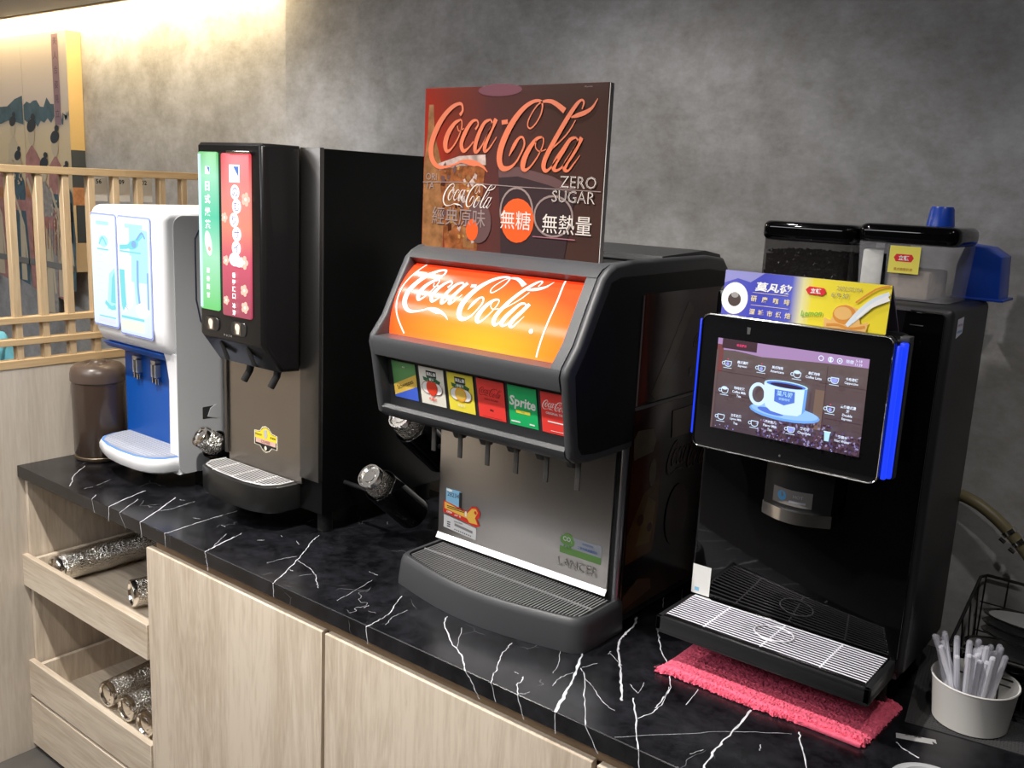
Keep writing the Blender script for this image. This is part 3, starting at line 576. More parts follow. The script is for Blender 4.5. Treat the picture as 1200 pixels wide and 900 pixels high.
P = Print(on_y(by + .006)); sh = [(.822, 1.050), (.845, 1.052), (.856, 1.064), (.870, 1.068), (.884, 1.064), (.895, 1.052), (.918, 1.050), (.918, 1.012), (.895, 1.012), (.885, 1.002), (.870, .997), (.856, 1.002), (.845, 1.012), (.822, 1.012)]
P.poly(sh, YC); P.poly([(.870 + (x - .870) * .93, 1.03 + (z - 1.03) * .93) for x, z in sh], INK)
P.poly([(.826, 1.048), (.846, 1.049), (.858, 1.060), (.870, 1.064), (.882, 1.060), (.894, 1.049), (.914, 1.048), (.914, 1.031), (.826, 1.031)], Y)
P.rect(.829, 1.019, .911, 1.031, PK); P.text('PEANUT', .841, 1.041, .0055, INK, bold=.03); P.text('& SON', .900, 1.041, .0055, INK, bold=.03); P.rect(.864, 1.036, .876, 1.058, mat('badge_grey', (.45, .45, .5), .5)); P.text('COFFEE', .870, 1.025, .008, mat('badge_deep', (.35, .12, .1), .5), bold=.02); P.disc(.870, 1.009, .005, YC, .006)
P.done('badge_sticker', bd)
# tumbler holders ---------------------------------------------------
def holder(label, base, direction, tl, plate_x, big=True):
    D = Vector(direction).normalized(); B = Vector(base)
    hd = thing('cup_holder', label, 'cup holder', B + D * .09)
    side = Vector((1, 0, 0)); up = D.cross(side).normalized()
    if up.z < 0: up = -up
    g = G(); r = .0415; n = 28
    ring = lambda t, rr: [g.bm.verts.new(B + D * t + side * rr * cos(2 * pi * k / n) + up * rr * sin(2 * pi * k / n)) for k in range(n)]
    L = [ring(.05, r), ring(.20, r), ring(.20, r - .003), ring(.05, r - .003)]
    for a, b_ in zip(L, L[1:] + L[:1]):
        for k in range(n): g.bm.faces.new([a[k], a[(k + 1) % n], b_[(k + 1) % n], b_[k]])
    obj('tube', g, GLOSS, hd)
    g = G()
    for sx in (-1, 1):
        a = B + D * .05 + side * sx * .0415; pts = [a - up * .012, a + up * .022 - D * .022 + side * sx * .012, a + up * .030 + D * .03]
        vs = [g.bm.verts.new(p) for p in pts] + [g.bm.verts.new(p + side * sx * .0015) for p in pts]
        g.bm.faces.new(vs[:3]); g.bm.faces.new(vs[3:][::-1])
        for i in range(3): g.bm.faces.new([vs[i], vs[(i + 1) % 3], vs[3 + (i + 1) % 3], vs[3 + i]])
    obj('corner_flap', g, mat('flap_gloss', (.02, .02, .02), .08), hd, False)
    g = G(); c = B + D * .125 + side * ((plate_x - B.x) / 2)
    half = abs(plate_x - B.x) / 2 - .0395 / 2 + .001; cc = B + D * .125 + side * ((plate_x - B.x) - math.copysign(half, plate_x - B.x))
    g.tube([(cc.x - half, cc.y, cc.z), (cc.x + half, cc.y, cc.z)], .006, 10)
    obj('bracket', g, BLK, hd)
    tumbler(tl, B, D, .15)
    return hd
HD = (0, .76, -.65)
holder('black tilted cup holder, lower one in the dark gap left of the soda fountain', (1.27, .232, 1.030), HD, 'steel tumbler with shiny round base in the lower black cup holder', 1.083)
holder('black tilted cup holder, upper one close under the soda fountain hood', (1.298, .300, 1.166), HD, 'steel tumbler in the upper black cup holder beside the soda fountain', 1.40)
holder('black tilted cup holder between the white dispenser and the black dispenser', (.625, .212, 1.000), (.15, .80, -.60), 'hammered steel tumbler between the white and the black dispensers', .547)
# ================================================================== SODA FOUNTAIN
sf_ = thing('soda_fountain', 'six-flavour grey soda fountain with glowing red script sign in the middle of the counter', 'soda fountain', (1.65, .45, .82))
cx0, cx1 = 1.395, 1.900
# base tray
g = G(); b = bmesh.new()
def plan(f, top):
    """rounded tray outline, bulged at the front"""
    o = []; xa, xb = cx0 + .012 - f, cx1 + .005 + f
    o += [(xa, .345), (xa, .215 - f)]
    o += [(xa + .022 - .022 * cos(radians(a)), .215 - f - .022 * sin(radians(a))) for a in (30, 60, 90)]
    for k in range(1, 10):
        t = k / 10; x = xa + .022 + (xb - xa - .058) * t; o.append((x, .193 - f - .036 * sin(pi * t) - .004 * t))
    o += [(xb - .036 + .036 * sin(radians(a)), .189 - f + .036 - .036 * cos(radians(a))) for a in (0, 30, 60, 90)]
    o += [(xb, .345)]
    return o
lv = [(.004, .8203), (.004, .826), (0, .872), (-.003, .884), (-.007, .888), (-.013, .887)]
R_ = [[b.verts.new((x, y, z)) for x, y in plan(f, 0)] for f, z in lv]; n = len(R_[0])
for A_, B_ in zip(R_, R_[1:]):
    for i in range(n): b.faces.new([A_[i], A_[(i + 1) % n], B_[(i + 1) % n], B_[i]])
low = [b.verts.new((v.co.x, v.co.y, .872)) for v in R_[-1]]
for i in range(n): b.faces.new([R_[-1][i], R_[-1][(i + 1) % n], low[(i + 1) % n], low[i]])
b.faces.new(R_[0][::-1]); b.faces.new(low); g.merge(b)
tray = obj('drip_tray', g, CHAR, sf_)
obj('tray_well', G().prism([(x, min(y, .33)) for x, y in plan(-.015, 0)], .8722, .8732, axis='z'), RUB, sf_, False)
bars = G()
def yfront(x):
    P_ = plan(-.016, 0)
    best = .2
    for (ax, ay), (bx, by_) in zip(P_, P_[1:]):
        if ax <= x <= bx and bx > ax: return ay + (by_ - ay) * (x - ax) / (bx - ax)
    return best
k = 0; x = cx0 + .034
while x < cx1 - .018:
    bars.box((x, yfront(x), .8848), (x + .0028, .322, .8862)); x += .0074
bars.box((cx0 + .03, .262, .884), (cx1 - .016, .265, .8875))
o = obj('grille_bars', bars, mat('grille_bar', (.34, .34, .35), .35, .5), sf_, False); o['kind'] = 'stuff'
# body and hood
obj('lower_body', G().box((cx0 + .004, .338, .830), (cx1 - .004, .715, 1.215)), CHARD, sf_, False)
hood = [(.715, 1.21), (.19, 1.214), (.158, 1.222), (.157, 1.262), (.138, 1.362), (.135, 1.380), (.150, 1.388), (.228, 1.530), (.250, 1.560), (.715, 1.560)]
obj('hood_core', G().prism(hood, cx0 + .014, cx1 - .018), CHARD, sf_)
cheek = [(.715, 1.205), (.20, 1.206), (.155, 1.212), (.137, 1.224), (.133, 1.240), (.112, 1.350), (.105, 1.376), (.108, 1.392), (.140, 1.430), (.178, 1.500), (.205, 1.548), (.222, 1.562), (.245, 1.572), (.30, 1.577), (.60, 1.580), (.68, 1.572), (.705, 1.55), (.715, 1.52)]
obj('hood_cheek', G().prism(cheek, cx0, cx0 + .018, bev=.006, seg=3), CHAR, sf_)
obj('hood_cheek', G().prism(cheek, cx1 - .020, cx1, bev=.009, seg=4), CHAR, sf_)
obj('logo_frame', G().prism([(.30, 1.376), (.105, 1.378), (.110, 1.394), (.142, 1.432), (.180, 1.502), (.207, 1.549), (.224, 1.563), (.30, 1.570)], cx1 - .040, cx1 - .018), CHAR, sf_)
obj('side_overlay', G().prism([(.70, 1.222), (.21, 1.222), (.165, 1.228), (.152, 1.245), (.135, 1.345), (.130, 1.378), (.16, 1.425), (.200, 1.495), (.228, 1.54), (.26, 1.548), (.60, 1.552), (.68, 1.545), (.70, 1.52)], cx1 - .004, cx1 + .0012, bev=.001, seg=1), mat('side_black', (.006, .006, .006), .5, spec=.3), sf_)  # black overlay plate makes the hood side darker than its front
obj('hood_shoulder', G().prism([(.155, 1.360), (.112, 1.350), (.104, 1.376), (.108, 1.390), (.160, 1.391)], cx0 + .014, cx1 - .018), CHAR, sf_)
obj('hood_lip', G().prism([(.20, 1.207), (.155, 1.212), (.138, 1.224), (.134, 1.236), (.140, 1.243), (.152, 1.240), (.20, 1.225)], cx0 + .014, cx1 - .018), CHAR, sf_)
obj('hood_brow', G().prism([(.235, 1.530), (.205, 1.548), (.222, 1.562), (.245, 1.570), (.30, 1.574), (.30, 1.540)], cx0 + .014, cx1 - .018), CHAR, sf_)
obj('top_cover', G().prism([(.300, 1.550), (.300, 1.574), (.312, 1.574), (.314, 1.566), (.336, 1.566), (.338, 1.576), (.39, 1.577), (.392, 1.568), (.43, 1.568), (.44, 1.580), (.62, 1.588), (.69, 1.578), (.71, 1.55)], cx0 + .014, cx1 - .018), CHAR, sf_)
# backlit logo panel
def curve(v):  # v: metres along the panel, 0 (bottom) .. LP (top)
    t = v / LP; s = .022 * sin(pi * min(max(t, 0), 1)) ** .8 if 0 < t < 1 else 0
    return (.150 + (.226 - .150) * t - .88 * s, 1.391 + (1.534 - 1.391) * t + .47 * s)
LP = .172
def fpan(u, v, h): y, z = curve(v); return (u, y - .88 * h, z + .47 * h)
RED = bpy.data.materials.new('sign_glow'); RED.use_nodes = True; nt = RED.node_tree; bb = nt.nodes['Principled BSDF']; L = nt.links.new
tc = nt.nodes.new('ShaderNodeTexCoord'); mp = nt.nodes.new('ShaderNodeMapping'); L(tc.outputs['Object'], mp.inputs[0]); mp.inputs['Location'].default_value = (-1.68 * 3.2, 0, -1.375 * 7.0); mp.inputs['Scale'].default_value = (3.2, 0, 7.0)
gd = nt.nodes.new('ShaderNodeTexGradient'); gd.gradient_type = 'SPHERICAL'; L(mp.outputs[0], gd.inputs[0]); cr = nt.nodes.new('ShaderNodeValToRGB'); L(gd.outputs['Fac'], cr.inputs[0])
cr.color_ramp.elements[0].position = 0; cr.color_ramp.elements[0].color = (.92, .050, .012, 1); cr.color_ramp.elements[1].position = 1; cr.color_ramp.elements[1].color = (1, .34, .022, 1); e = cr.color_ramp.elements.new(.5); e.color = (1, .17, .018, 1)
L(cr.outputs[0], bb.inputs['Base Color']); L(cr.outputs[0], bb.inputs['Emission Color']); bb.inputs['Emission Strength'].default_value = .85; bb.inputs['Roughness'].default_value = .18
g = G(); N = 16; xa, xb = cx0 + .017, cx1 - .040
rows = [[g.bm.verts.new((x,) + curve(LP * j / N)) for x in (xa, xb)] for j in range(N + 1)]
for A_, B_ in zip(rows, rows[1:]): g.bm.faces.new([A_[0], A_[1], B_[1], B_[0]])
for i in (0, 1): g.bm.faces.new([r[i] for r in rows])
g.bm.faces.new([rows[0][0], rows[0][1], rows[-1][1], rows[-1][0]])
sp = obj('logo_light_panel', g, RED, sf_, label='glowing red and orange curved sign panel')
LWH = mat('sign_white_glow', (1, 1, 1), .3, emit=(1, .97, .92), es=1.25)
P = Print(fpan, .0006); P.logo(xa + .030, .046, .338, LWH, thick=1.5, sy=1.08)
W = xb - xa
P.line([(xa + W * .075, LP * .99), (xa + W * .035, .13), (xa + W * .018, .09), (xa + W * .035, .045), (xa + W * .10, .004)], .0036, LWH, 4)
P.line([(xa + W * .87, LP * .99), (xa + W * .893, .12), (xa + W * .888, .07), (xa + W * .862, .004)], .0036, LWH, 4); P.disc(xa + .366, .050, .005, LWH)
P.done('script_logo', sp)
obj('panel_rim', G().box((cx0 + .014, .158, 1.386), (xa, .170, 1.392)).box((xb, .158, 1.386), (cx1 - .018, .170, 1.392)), CHAR, sf_, False)
# flavour labels
def flab(u, v, h):  # v metres up the recessed face
    return (u, .157 - .020 * v / .102 - h, 1.262 + v * .98)
LR = mat('label_red', (.84, .05, .04), .35); LG = mat('label_green', (.01, .45, .13), .35); LWt = mat('label_cream', (.78, .75, .66), .35); LY = mat('label_yellow', (.85, .72, .06), .35); LB = mat('label_blue', (.05, .12, .62), .35)
LYO = mat('label_ochre', (.72, .48, .08), .35); LGD = mat('label_dull_green', (.10, .28, .09), .35); DKG = mat('leaf_green', (.02, .12, .05), .4); APR = mat('apple_red', (.72, .05, .02), .35); ORN = mat('orange_fruit', (.85, .36, .02), .35); DR = mat('dark_red_ink', (.20, .008, .01), .4)
names = ['green, ochre and blue soda label', 'cream label with a red apple', 'yellow label with orange juice', 'red label with dark script', 'green lemon soda label', 'red label with white script']
LX = cx0 + .034; PT = .0775; LWd = .068; LH = .077
for i in range(6):
    a = LX + i * PT; c = a + LWd; m = (a + c) / 2
    g = G(); b = bmesh.new(); q = [flab(a, -.004, .0), flab(c, -.004, .0), flab(c, LH, .0), flab(a, LH, .0)]; q2 = [(p[0], p[1] - .0015, p[2]) for p in q]
    A_ = [b.verts.new(p) for p in q]; B_ = [b.verts.new(p) for p in q2]; b.faces.new(A_[::-1]); b.faces.new(B_)
    for k in range(4): b.faces.new([A_[k], A_[(k + 1) % 4], B_[(k + 1) % 4], B_[k]])
    g.merge(b); lb = obj('flavour_label', g, [LGD, LWt, LY, LR, LG, LR][i], sf_, False, names[i])
    P = Print(flab, .0017)
    if i == 0:
        P.poly([(a, .024), (c, .055), (c, .028), (a, 0)], LYO); P.poly([(a, -.004), (a, 0), (c, .028), (c, -.004)], LB); P.text('Schweppes', m, .027, .013, INK, rot=.42, bold=.01, sx=.85); P.text('香草', m, .066, .004, PAPER)
    elif i in (1, 2):
        P.rect(m - .014, .056, m + .014, .070, INK); P.text('美粒果', m, .063, .0085, PAPER, bold=.02); P.poly([(m - .024, .056), (m - .012, .054), (m - .014, .046), (m - .022, .048)], DKG); P.poly([(m + .012, .055), (m + .024, .050), (m + .020, .043), (m + .012, .046)], DKG)
        P.rect(m - .012, .047, m + .013, .056, DKG); P.text('果汁' if i == 1 else '柳橙汁', m, .0515, .0065, PAPER, bold=.02)
        P.disc(m - .012, .033, .016, PAPER, .013); P.disc(m + .012, .033, .016, PAPER, .013); P.ring(m - .012, .033, .016, .001, DR, .013); P.ring(m + .012, .033, .016, .001, DR, .013)
        if i == 1: P.disc(m - .005, .034, .0105, APR, .014); P.disc(m + .005, .034, .0105, APR, .014); P.disc(m, .026, .009, APR, .010); P.text('蘋果汁', m, .009, .007, mat('label_red_ink', (.8, .05, .02), .4), bold=.03)
        else: P.disc(m, .033, .015, ORN); P.disc(m, .033, .013, LYO, .011); P.text('柳橙汁', m, .010, .006, PAPER)
    elif i == 3: P.logo(a + .005, .042, .058, DR, thick=1.2); P.text('ZERO SUGAR', m, .036, .004, DR); P.text('零糖', m, .014, .005, INK, bold=.02); P.rect(a + .01, -.001, c - .01, -.0004, DR)
    elif i == 4: P.text('Sprite', m, .042, .027, PAPER, shear=.1, bold=.03, sx=.95, rot=-.05); P.rect(m - .017, .022, m + .017, .028, LY); P.text('汽水', m, .025, .004, LG); P.rect(a + .004, .002, a + .026, .005, PAPER); P.rect(c - .02, .002, c - .008, .005, PAPER)
    else: P.logo(a + .004, .042, .062, PAPER, thick=1.25); P.text('ORIGINAL TASTE', m, .036, .0045, PAPER, bold=.02); P.rect(a + .014, .018, c - .008, .0205, PAPER); P.rect(a + .02, .001, c - .02, .002, PAPER)
    P.done('label_print', lb)
P = Print(flab, .001); m = LX + 4.25 * PT; P.rect(m - .018, .085, m + .018, .094, LR); P.text('ICE COLD', m, .0895, .004, PAPER); P.disc(m + .022, .094, .003, PAPER); P.done('small_red_tag', sf_)
# levers, nozzles
LEV = mat('lever_grey', (.10, .095, .09), .4)
for i in range(6):
    lx = 1.506 + i * .0738 - .002
    obj('lever', G().box((lx - .0055, .196, 1.146), (lx + .0055, .200, 1.222), .001), LEV, sf_)
    nx = lx + .031
    if i < 5: obj('valve_nozzle', G().lathe([(0, 0), (.013, 0), (.018, .012), (.022, .03), (.026, .034), (.026, .05)], (nx - .005, .252, 1.172), 16), BLK, sf_)
# splash panel
sp = obj('splash_panel', G().box((cx0 + .009, .330, .900), (cx1 - .026, .338, 1.212), .001), STEEL, sf_)
obj('splash_flange', G().prism([(.331, .905), (.322, .892), (.325, .890), (.334, .903)], cx0 + .009, cx1 - .026), STEEL, sf_)
obj('black_gap', G().box((cx1 - .026, .334, .886), (cx1 - .016, .340, 1.212)), RUB, sf_, False)
obj('side_post', G().tube([(cx1 - .009, .336, .884), (cx1 - .009, .336, 1.214)], .0075, 14), mat('grey_metal_post', (.30, .30, .32), .3, .8), sf_)
P = Print(on_y(.330)); STB = mat('sticker_blue', (.22, .46, .68), .5); STR = mat('sticker_red2', (.62, .03, .02), .4); STY = mat('sticker_yellow', (.80, .48, .08), .4); STW = mat('sticker_white', (.62, .62, .64), .5); STG = mat('sticker_green', (.14, .30, .08), .5); STS = mat('sticker_silver', (.40, .42, .47), .35, .3)
P.rect(1.426, .976, 1.472, 1.016, STB); P.rect(1.466, .976, 1.474, 1.014, INK); P.text('28234', 1.448, 1.003, .010, INK); P.disc(1.436, 1.012, .009, PAPER, .003)
P.done('sticker', sf_, 'pale blue numbered ticket'); P = Print(on_y(.3296))
P.poly([(1.419, .985), (1.492, .974), (1.505, .990), (1.520, .992), (1.531, .980), (1.528, .968), (1.522, .962), (1.532, .950), (1.520, .944), (1.47, .950), (1.419, .956)], STR)
P.poly([(1.423, .982), (1.492, .970), (1.506, .985), (1.518, .987), (1.524, .979), (1.516, .965), (1.524, .951), (1.50, .950), (1.492, .958), (1.423, .966)], STY)
P.rect(1.430, .973, 1.480, .975, INK); P.rect(1.432, .969, 1.484, .971, INK); P.rect(1.486, .962, 1.491, .974, PAPER); P.text('OPEN', 1.438, .960, .005, PAPER, bold=.03); P.text('大獎等你', 1.464, .957, .005, PAPER, bold=.03); P.disc(1.517, .978, .004, STR)
P.done('sticker', sf_, 'red and yellow cut-out sticker'); P = Print(on_y(.330), .0003)
P.poly([(1.421, .951), (1.521, .941), (1.521, .913), (1.421, .920)], STW); P.text('報修資訊請來電', 1.466, .941, .0035, INK); P.poly([(1.455, .937), (1.510, .932), (1.510, .926), (1.455, .931)], mat('sticker_grey', (.2, .2, .2), .5))
for k in range(9): P.rect(1.455 + k * .006, .921 - k * .0004, 1.458 + k * .006, .9235 - k * .0004, INK); P.n -= 1
for r_ in range(3): P.rect(1.432, .934 - r_ * .005, 1.442, .9365 - r_ * .005, INK)
P.done('sticker', sf_, 'white printed service label'); P = Print(on_y(.330))
P.rect(1.752, .966, 1.856, .992, STS); P.rect(1.752, .952, 1.856, .967, STG); P.disc(1.772, .985, .014, STG, .013); P.disc(1.762, .982, .010, STG); P.disc(1.780, .980, .009, STG); P.text('CO', 1.769, .985, .010, STW, bold=.02); P.text('2', 1.781, .981, .004, STW)
for k in (0, 1, 2): P.rect(1.762 + k * .007, .962, 1.766 + k * .007, .972, STG)
P.text('碳標籤服務', 1.822, .985, .005, mat('sticker_ink_blue', (.10, .18, .42), .5)); P.text('二氧化碳減量標示', 1.822, .975, .006, mat('sticker_ink_blue', (.10, .18, .42), .5), bold=.02)
P.done('sticker', sf_, 'green and silver carbon label sticker')
P = Print(on_y(.330), .0015); P.text('LANCER', 1.800, .932, .020, mat('embossed_steel', (.55, .52, .48), .25, 1), bold=.02); P.done('raised_lettering', sf_)
# side panels with dark printed film
film1 = ramp_mat('side_film_upper', 1, .34, .72, [(0, (.11, .028, .015)), (.15, (.02, .011, .009)), (.4, (.035, .013, .010)), (.7, (.05, .018, .016)), (1, (.09, .05, .04))], .14)
film2 = ramp_mat('side_film_lower', 2, .85, 1.28, [(0, (.06, .032, .02)), (.12, (.04, .022, .014)), (.18, (.005, .004, .003)), (1, (.03, .006, .005))], .14)
u1 = obj('side_panel', G().prism(rrect(.352, 1.292, .712, 1.512, .004), cx1 - .004, cx1 + .002), film1, sf_, False, 'upper glossy printed side panel')
P = Print(on_x(cx1 + .002)); P.line([(.41, 1.30), (.47, 1.38), (.54, 1.48)], .03, mat('film_streak', (.06, .038, .02), .14)); P.poly([(.36, 1.296), (.352, 1.50), (.372, 1.40), (.385, 1.296)], mat('film_red', (.10, .022, .014), .14)); P.logo(.565, 1.385, .10, mat('film_logo', (.07, .035, .035), .2), thick=.8); P.rect(.555, 1.325, .567, 1.345, mat('film_dot', (.08, .09, .10), .2)); P.done('film_print', u1)
u2 = obj('side_panel', G().prism(rrect(.342, .850, .712, 1.282, .004), cx1 - .004, cx1 + .002), film2, sf_, False, 'lower glossy printed side panel showing iced drinks')
P = Print(on_x(cx1 + .002)); CR = mat('film_cream', (.11, .085, .055), .14, var=.3); AM = mat('film_amber', (.09, .045, .014), .14, var=.4); RD = mat('film_brick', (.05, .012, .005), .14, var=.4); DK = mat('film_dark', (.010, .006, .005), .14); YW = mat('film_yellow', (.12, .08, .025), .14, var=.4)
P.poly([(.345, .98), (.46, .965), (.475, 1.12), (.455, 1.20), (.345, 1.20)], RD); P.poly([(.345, .955), (.45, .95), (.465, 1.06), (.46, 1.12), (.40, 1.10), (.345, 1.02)], AM); P.poly([(.385, .99), (.44, .985), (.455, 1.07), (.42, 1.09)], YW); P.disc(.395, 1.045, .014, RD, .012); P.disc(.435, 1.02, .010, RD)
P.poly([(.345, 1.225), (.36, 1.24), (.42, 1.235), (.435, 1.21), (.425, 1.185), (.35, 1.18)], CR); P.disc(.43, 1.14, .014, CR, .03); P.poly([(.345, .96), (.455, .962), (.45, .93), (.345, .90)], DK)
P.poly([(.345, .86), (.46, .875), (.455, .90), (.40, .915), (.345, .89)], mat('film_tan', (.10, .06, .035), .14)); P.poly([(.495, 1.26), (.62, 1.26), (.62, 1.20), (.50, 1.20)], mat('film_tan', (.10, .06, .035), .14)); P.logo(.492, 1.115, .20, mat('film_logo2', (.09, .045, .042), .2), thick=1.1, sy=1.2); P.disc(.55, 1.02, .05, mat('film_deep', (.05, .01, .009), .14), .07)
P.done('film_print', u2)
obj('panel_seam', G().box((cx1 - .003, .342, 1.283), (cx1 + .003, .712, 1.289)), mat('seam_metal', (.16, .15, .14), .3, .6), sf_, False)
obj('side_edge', G().box((cx1 - .003, .344, 1.292), (cx1 + .0028, .3475, 1.51)), mat('edge_pale', (.30, .22, .2), .3, .4), sf_, False)

# ================================================================== TOPPER SIGN
tp = thing('sign_board', 'square brown drink poster board with orange script standing on top of the soda fountain', 'sign', (1.627, .262, 1.576))
bg = bpy.data.materials.new('poster_ground'); bg.use_nodes = True; nt = bg.node_tree; bb = nt.nodes['Principled BSDF']; L = nt.links.new
tc = nt.nodes.new('ShaderNodeTexCoord'); sx = nt.nodes.new('ShaderNodeSeparateXYZ'); L(tc.outputs['Object'], sx.inputs[0]); nz = nt.nodes.new('ShaderNodeTexNoise'); nz.inputs['Scale'].default_value = 7; nz.inputs['Detail'].default_value = 4; L(tc.outputs['Object'], nz.inputs[0])
ad = nt.nodes.new('ShaderNodeMath'); ad.operation = 'MULTIPLY_ADD'; L(nz.outputs[0], ad.inputs[0]); ad.inputs[1].default_value = .12; L(sx.outputs[0], ad.inputs[2])
mr = nt.nodes.new('ShaderNodeMapRange'); mr.inputs[1].default_value = 1.44; mr.inputs[2].default_value = 1.92; L(ad.outputs[0], mr.inputs[0]); cr = nt.nodes.new('ShaderNodeValToRGB'); L(mr.outputs[0], cr.inputs[0])
cr.color_ramp.elements[0].color = (.30, .022, .012, 1); cr.color_ramp.elements[1].color = (.05, .026, .021, 1); cr.color_ramp.elements[1].position = .75; e = cr.color_ramp.elements.new(.22); e.color = (.14, .028, .018, 1); e = cr.color_ramp.elements.new(.42); e.color = (.075, .027, .025, 1)
L(cr.outputs[0], bb.inputs['Base Color']); bb.inputs['Roughness'].default_value = .12; bb.inputs['Coat Weight'].default_value = .3
ty = .252
bo = obj('board', G().box((1.400, ty, 1.5605), (1.853, ty + .012, 1.893), .001, 1), bg, tp, False)
obj('board_core_edge', G().box((1.8532, ty + .001, 1.562), (1.8545, ty + .013, 1.892)), mat('foam_edge', (.55, .52, .50), .6), bo, False)
P = Print(on_y(ty)); P.h = .0003
OR = mat('poster_orange', (.56, .145, .07), .25); ORL = mat('poster_light_orange', (.85, .34, .2), .25); PW = mat('poster_white', (.62, .56, .52), .3); PG = mat('poster_grey', (.23, .17, .16), .3); PA = mat('poster_amber', (.20, .065, .022), .2, var=.5, vscale=60); PI = mat('poster_ice', (.40, .30, .27), .25, var=.4, vscale=50); PD = mat('poster_dark', (.035, .022, .024), .2); PPL = mat('poster_plum_reflection', (.14, .05, .065), .15); OC = mat('poster_disc', (.66, .085, .018), .25); PBN = mat('poster_brown', (.22, .10, .04), .2, var=.4, vscale=40); PSM = mat('poster_smoke', (.10, .055, .055), .2)
P.poly([(1.412, 1.86), (1.425, 1.86), (1.430, 1.80), (1.452, 1.74), (1.462, 1.68), (1.462, 1.57), (1.402, 1.57), (1.402, 1.74), (1.410, 1.80)], PBN)
P.disc(1.60, 1.885, .055, PPL, .012)  # soft light reflection painted in plum at the top of the board
P.poly([(1.445, 1.742), (1.572, 1.755), (1.556, 1.57), (1.468, 1.57)], PA); P.poly([(1.443, 1.742), (1.50, 1.758), (1.570, 1.762), (1.572, 1.742), (1.50, 1.738), (1.446, 1.728)], PI)
P.poly([(1.468, 1.70), (1.50, 1.71), (1.51, 1.64), (1.48, 1.60)], PBN); P.poly([(1.515, 1.62), (1.552, 1.63), (1.548, 1.575), (1.52, 1.575)], PBN)
P.poly([(1.605, 1.735), (1.655, 1.738), (1.74, 1.722), (1.795, 1.700), (1.775, 1.57), (1.62, 1.57)], PD); P.poly([(1.605, 1.735), (1.655, 1.740), (1.74, 1.724), (1.795, 1.702), (1.793, 1.690), (1.73, 1.708), (1.655, 1.722), (1.607, 1.718)], PSM)
rp = random.Random(21)
for k in range(70):
    t_ = rp.random(); x_ = 1.452 + .012 * t_ + rp.random() * (.11 - .02 * t_); z_ = 1.742 - .165 * t_; s_ = rp.uniform(.003, .010); a_ = rp.uniform(0, 3)
    P.poly([(x_ + s_ * cos(a_ + q * 1.57) * (1 if q % 2 else .6), z_ + s_ * sin(a_ + q * 1.57)) for q in range(4)], (PBN, PI, PA, PSM, mat('poster_cola', (.05, .014, .008), .2), mat('poster_honey', (.34, .17, .05), .25))[k % 6]); P.n -= .97
P.n = int(P.n) + 1
P.ring(1.655, 1.655, .040, .004, PG, .045, n=24); P.ring(1.745, 1.650, .045, .004, PG, .038, n=24)
P.disc(1.560, 1.628, .033, PSM, .042); P.disc(1.543, 1.612, .016, OC, .022); P.disc(1.659, 1.637, .041, OC, .043)
P.line([(1.402, 1.703), (1.50, 1.706), (1.66, 1.702), (1.85, 1.70)], .0016, PG)
P.logo(1.423, 1.728, .408, OR, thick=1.3, sy=1.04); P.logo(1.462, 1.655, .140, PW, thick=.9, sy=1.08)
P.text('ORI', 1.426, 1.715, .014, PG); P.text('TA', 1.422, 1.697, .014, PG)
P.text('經典原味', 1.505, 1.636, .036, PG, sx=.95); P.text('無糖', 1.655, 1.638, .036, PW, sx=1.0); P.text('無熱量', 1.778, 1.636, .036, PW, sx=1.0)
P.text('ZERO', 1.799, 1.715, .022, PW, sx=1.05); P.text('SUGAR', 1.790, 1.688, .022, PW, sx=1.0)
PB2 = mat('poster_ground_fill', (.055, .026, .022), .15); P.text('ZERO', 1.799, 1.715, .0205, PB2, sx=1.06, bold=-.028); P.text('SUGAR', 1.790, 1.688, .0205, PB2, sx=1.01, bold=-.028)
P.text('©Coca-Cola', 1.81, 1.886, .0025, PG); P.rect(1.70, 1.6085, 1.80, 1.610, mat('poster_rule', (.35, .12, .16), .3))
P.done('printed_artwork', bo)
obj('white_base_strip', G().box((1.45, .238, 1.5635), (1.60, .2475, 1.5655)), PAPER, tp, False)

# ================================================================== COFFEE MACHINE
cm = thing('coffee_machine', 'black touchscreen coffee machine with lit display and drip grid at the right', 'coffee machine', (2.21, .5, .82))
obj('body', G().box((2.005, .446, .872), (2.432, .702, 1.537), .012, 3), SATIN, cm)
obj('front_panel', G().prism(rrect(2.008, .900, 2.420, 1.528, .008), .446, .4385, axis='y', bev=.002, seg=2), GLOSS, cm)
obj('left_side_plate', G().box((2.004, .450, .90), (2.0065, .69, 1.5)), GLOSS, cm, False)  # thin gloss black plate along the left side of the body
obj('display_head', G().box((2.060, .322, 1.262), (2.372, .446, 1.490), .012, 3), BLK, cm)
fr = obj('screen_glass', G().prism(rrect(2.049, 1.254, 2.385, 1.498, .014), .322, .304, axis='y', bev=.002, seg=2), mat('screen_bezel', (.006, .006, .007), .05, spec=.7), cm)
ring_ = [(x, .303, z) for x, z in rrect(2.050, 1.255, 2.384, 1.497, .014)]
obj('chrome_rim', G().tube(ring_, .0013, 6, closed=True), CHROME, fr)
dcx, dcz = 2.217, 1.376
fs = lambda u, v, h: (dcx + u / 1000, .3038 - h, dcz + v / 1000)  # display artwork laid out in millimetres converted from image pixels
E_ = lambda n, c, s=1.0: mat(n, tuple(x * .3 for x in c), .4, emit=c, es=s)
SB = ramp_mat('display_wood', 2, dcz - .085, dcz + .085, [(0, (.05, .025, .045)), (.3, (.085, .05, .06)), (.6, (.10, .06, .065)), (.85, (.12, .08, .08)), (1, (.10, .05, .07))], .3, emit=1.0)
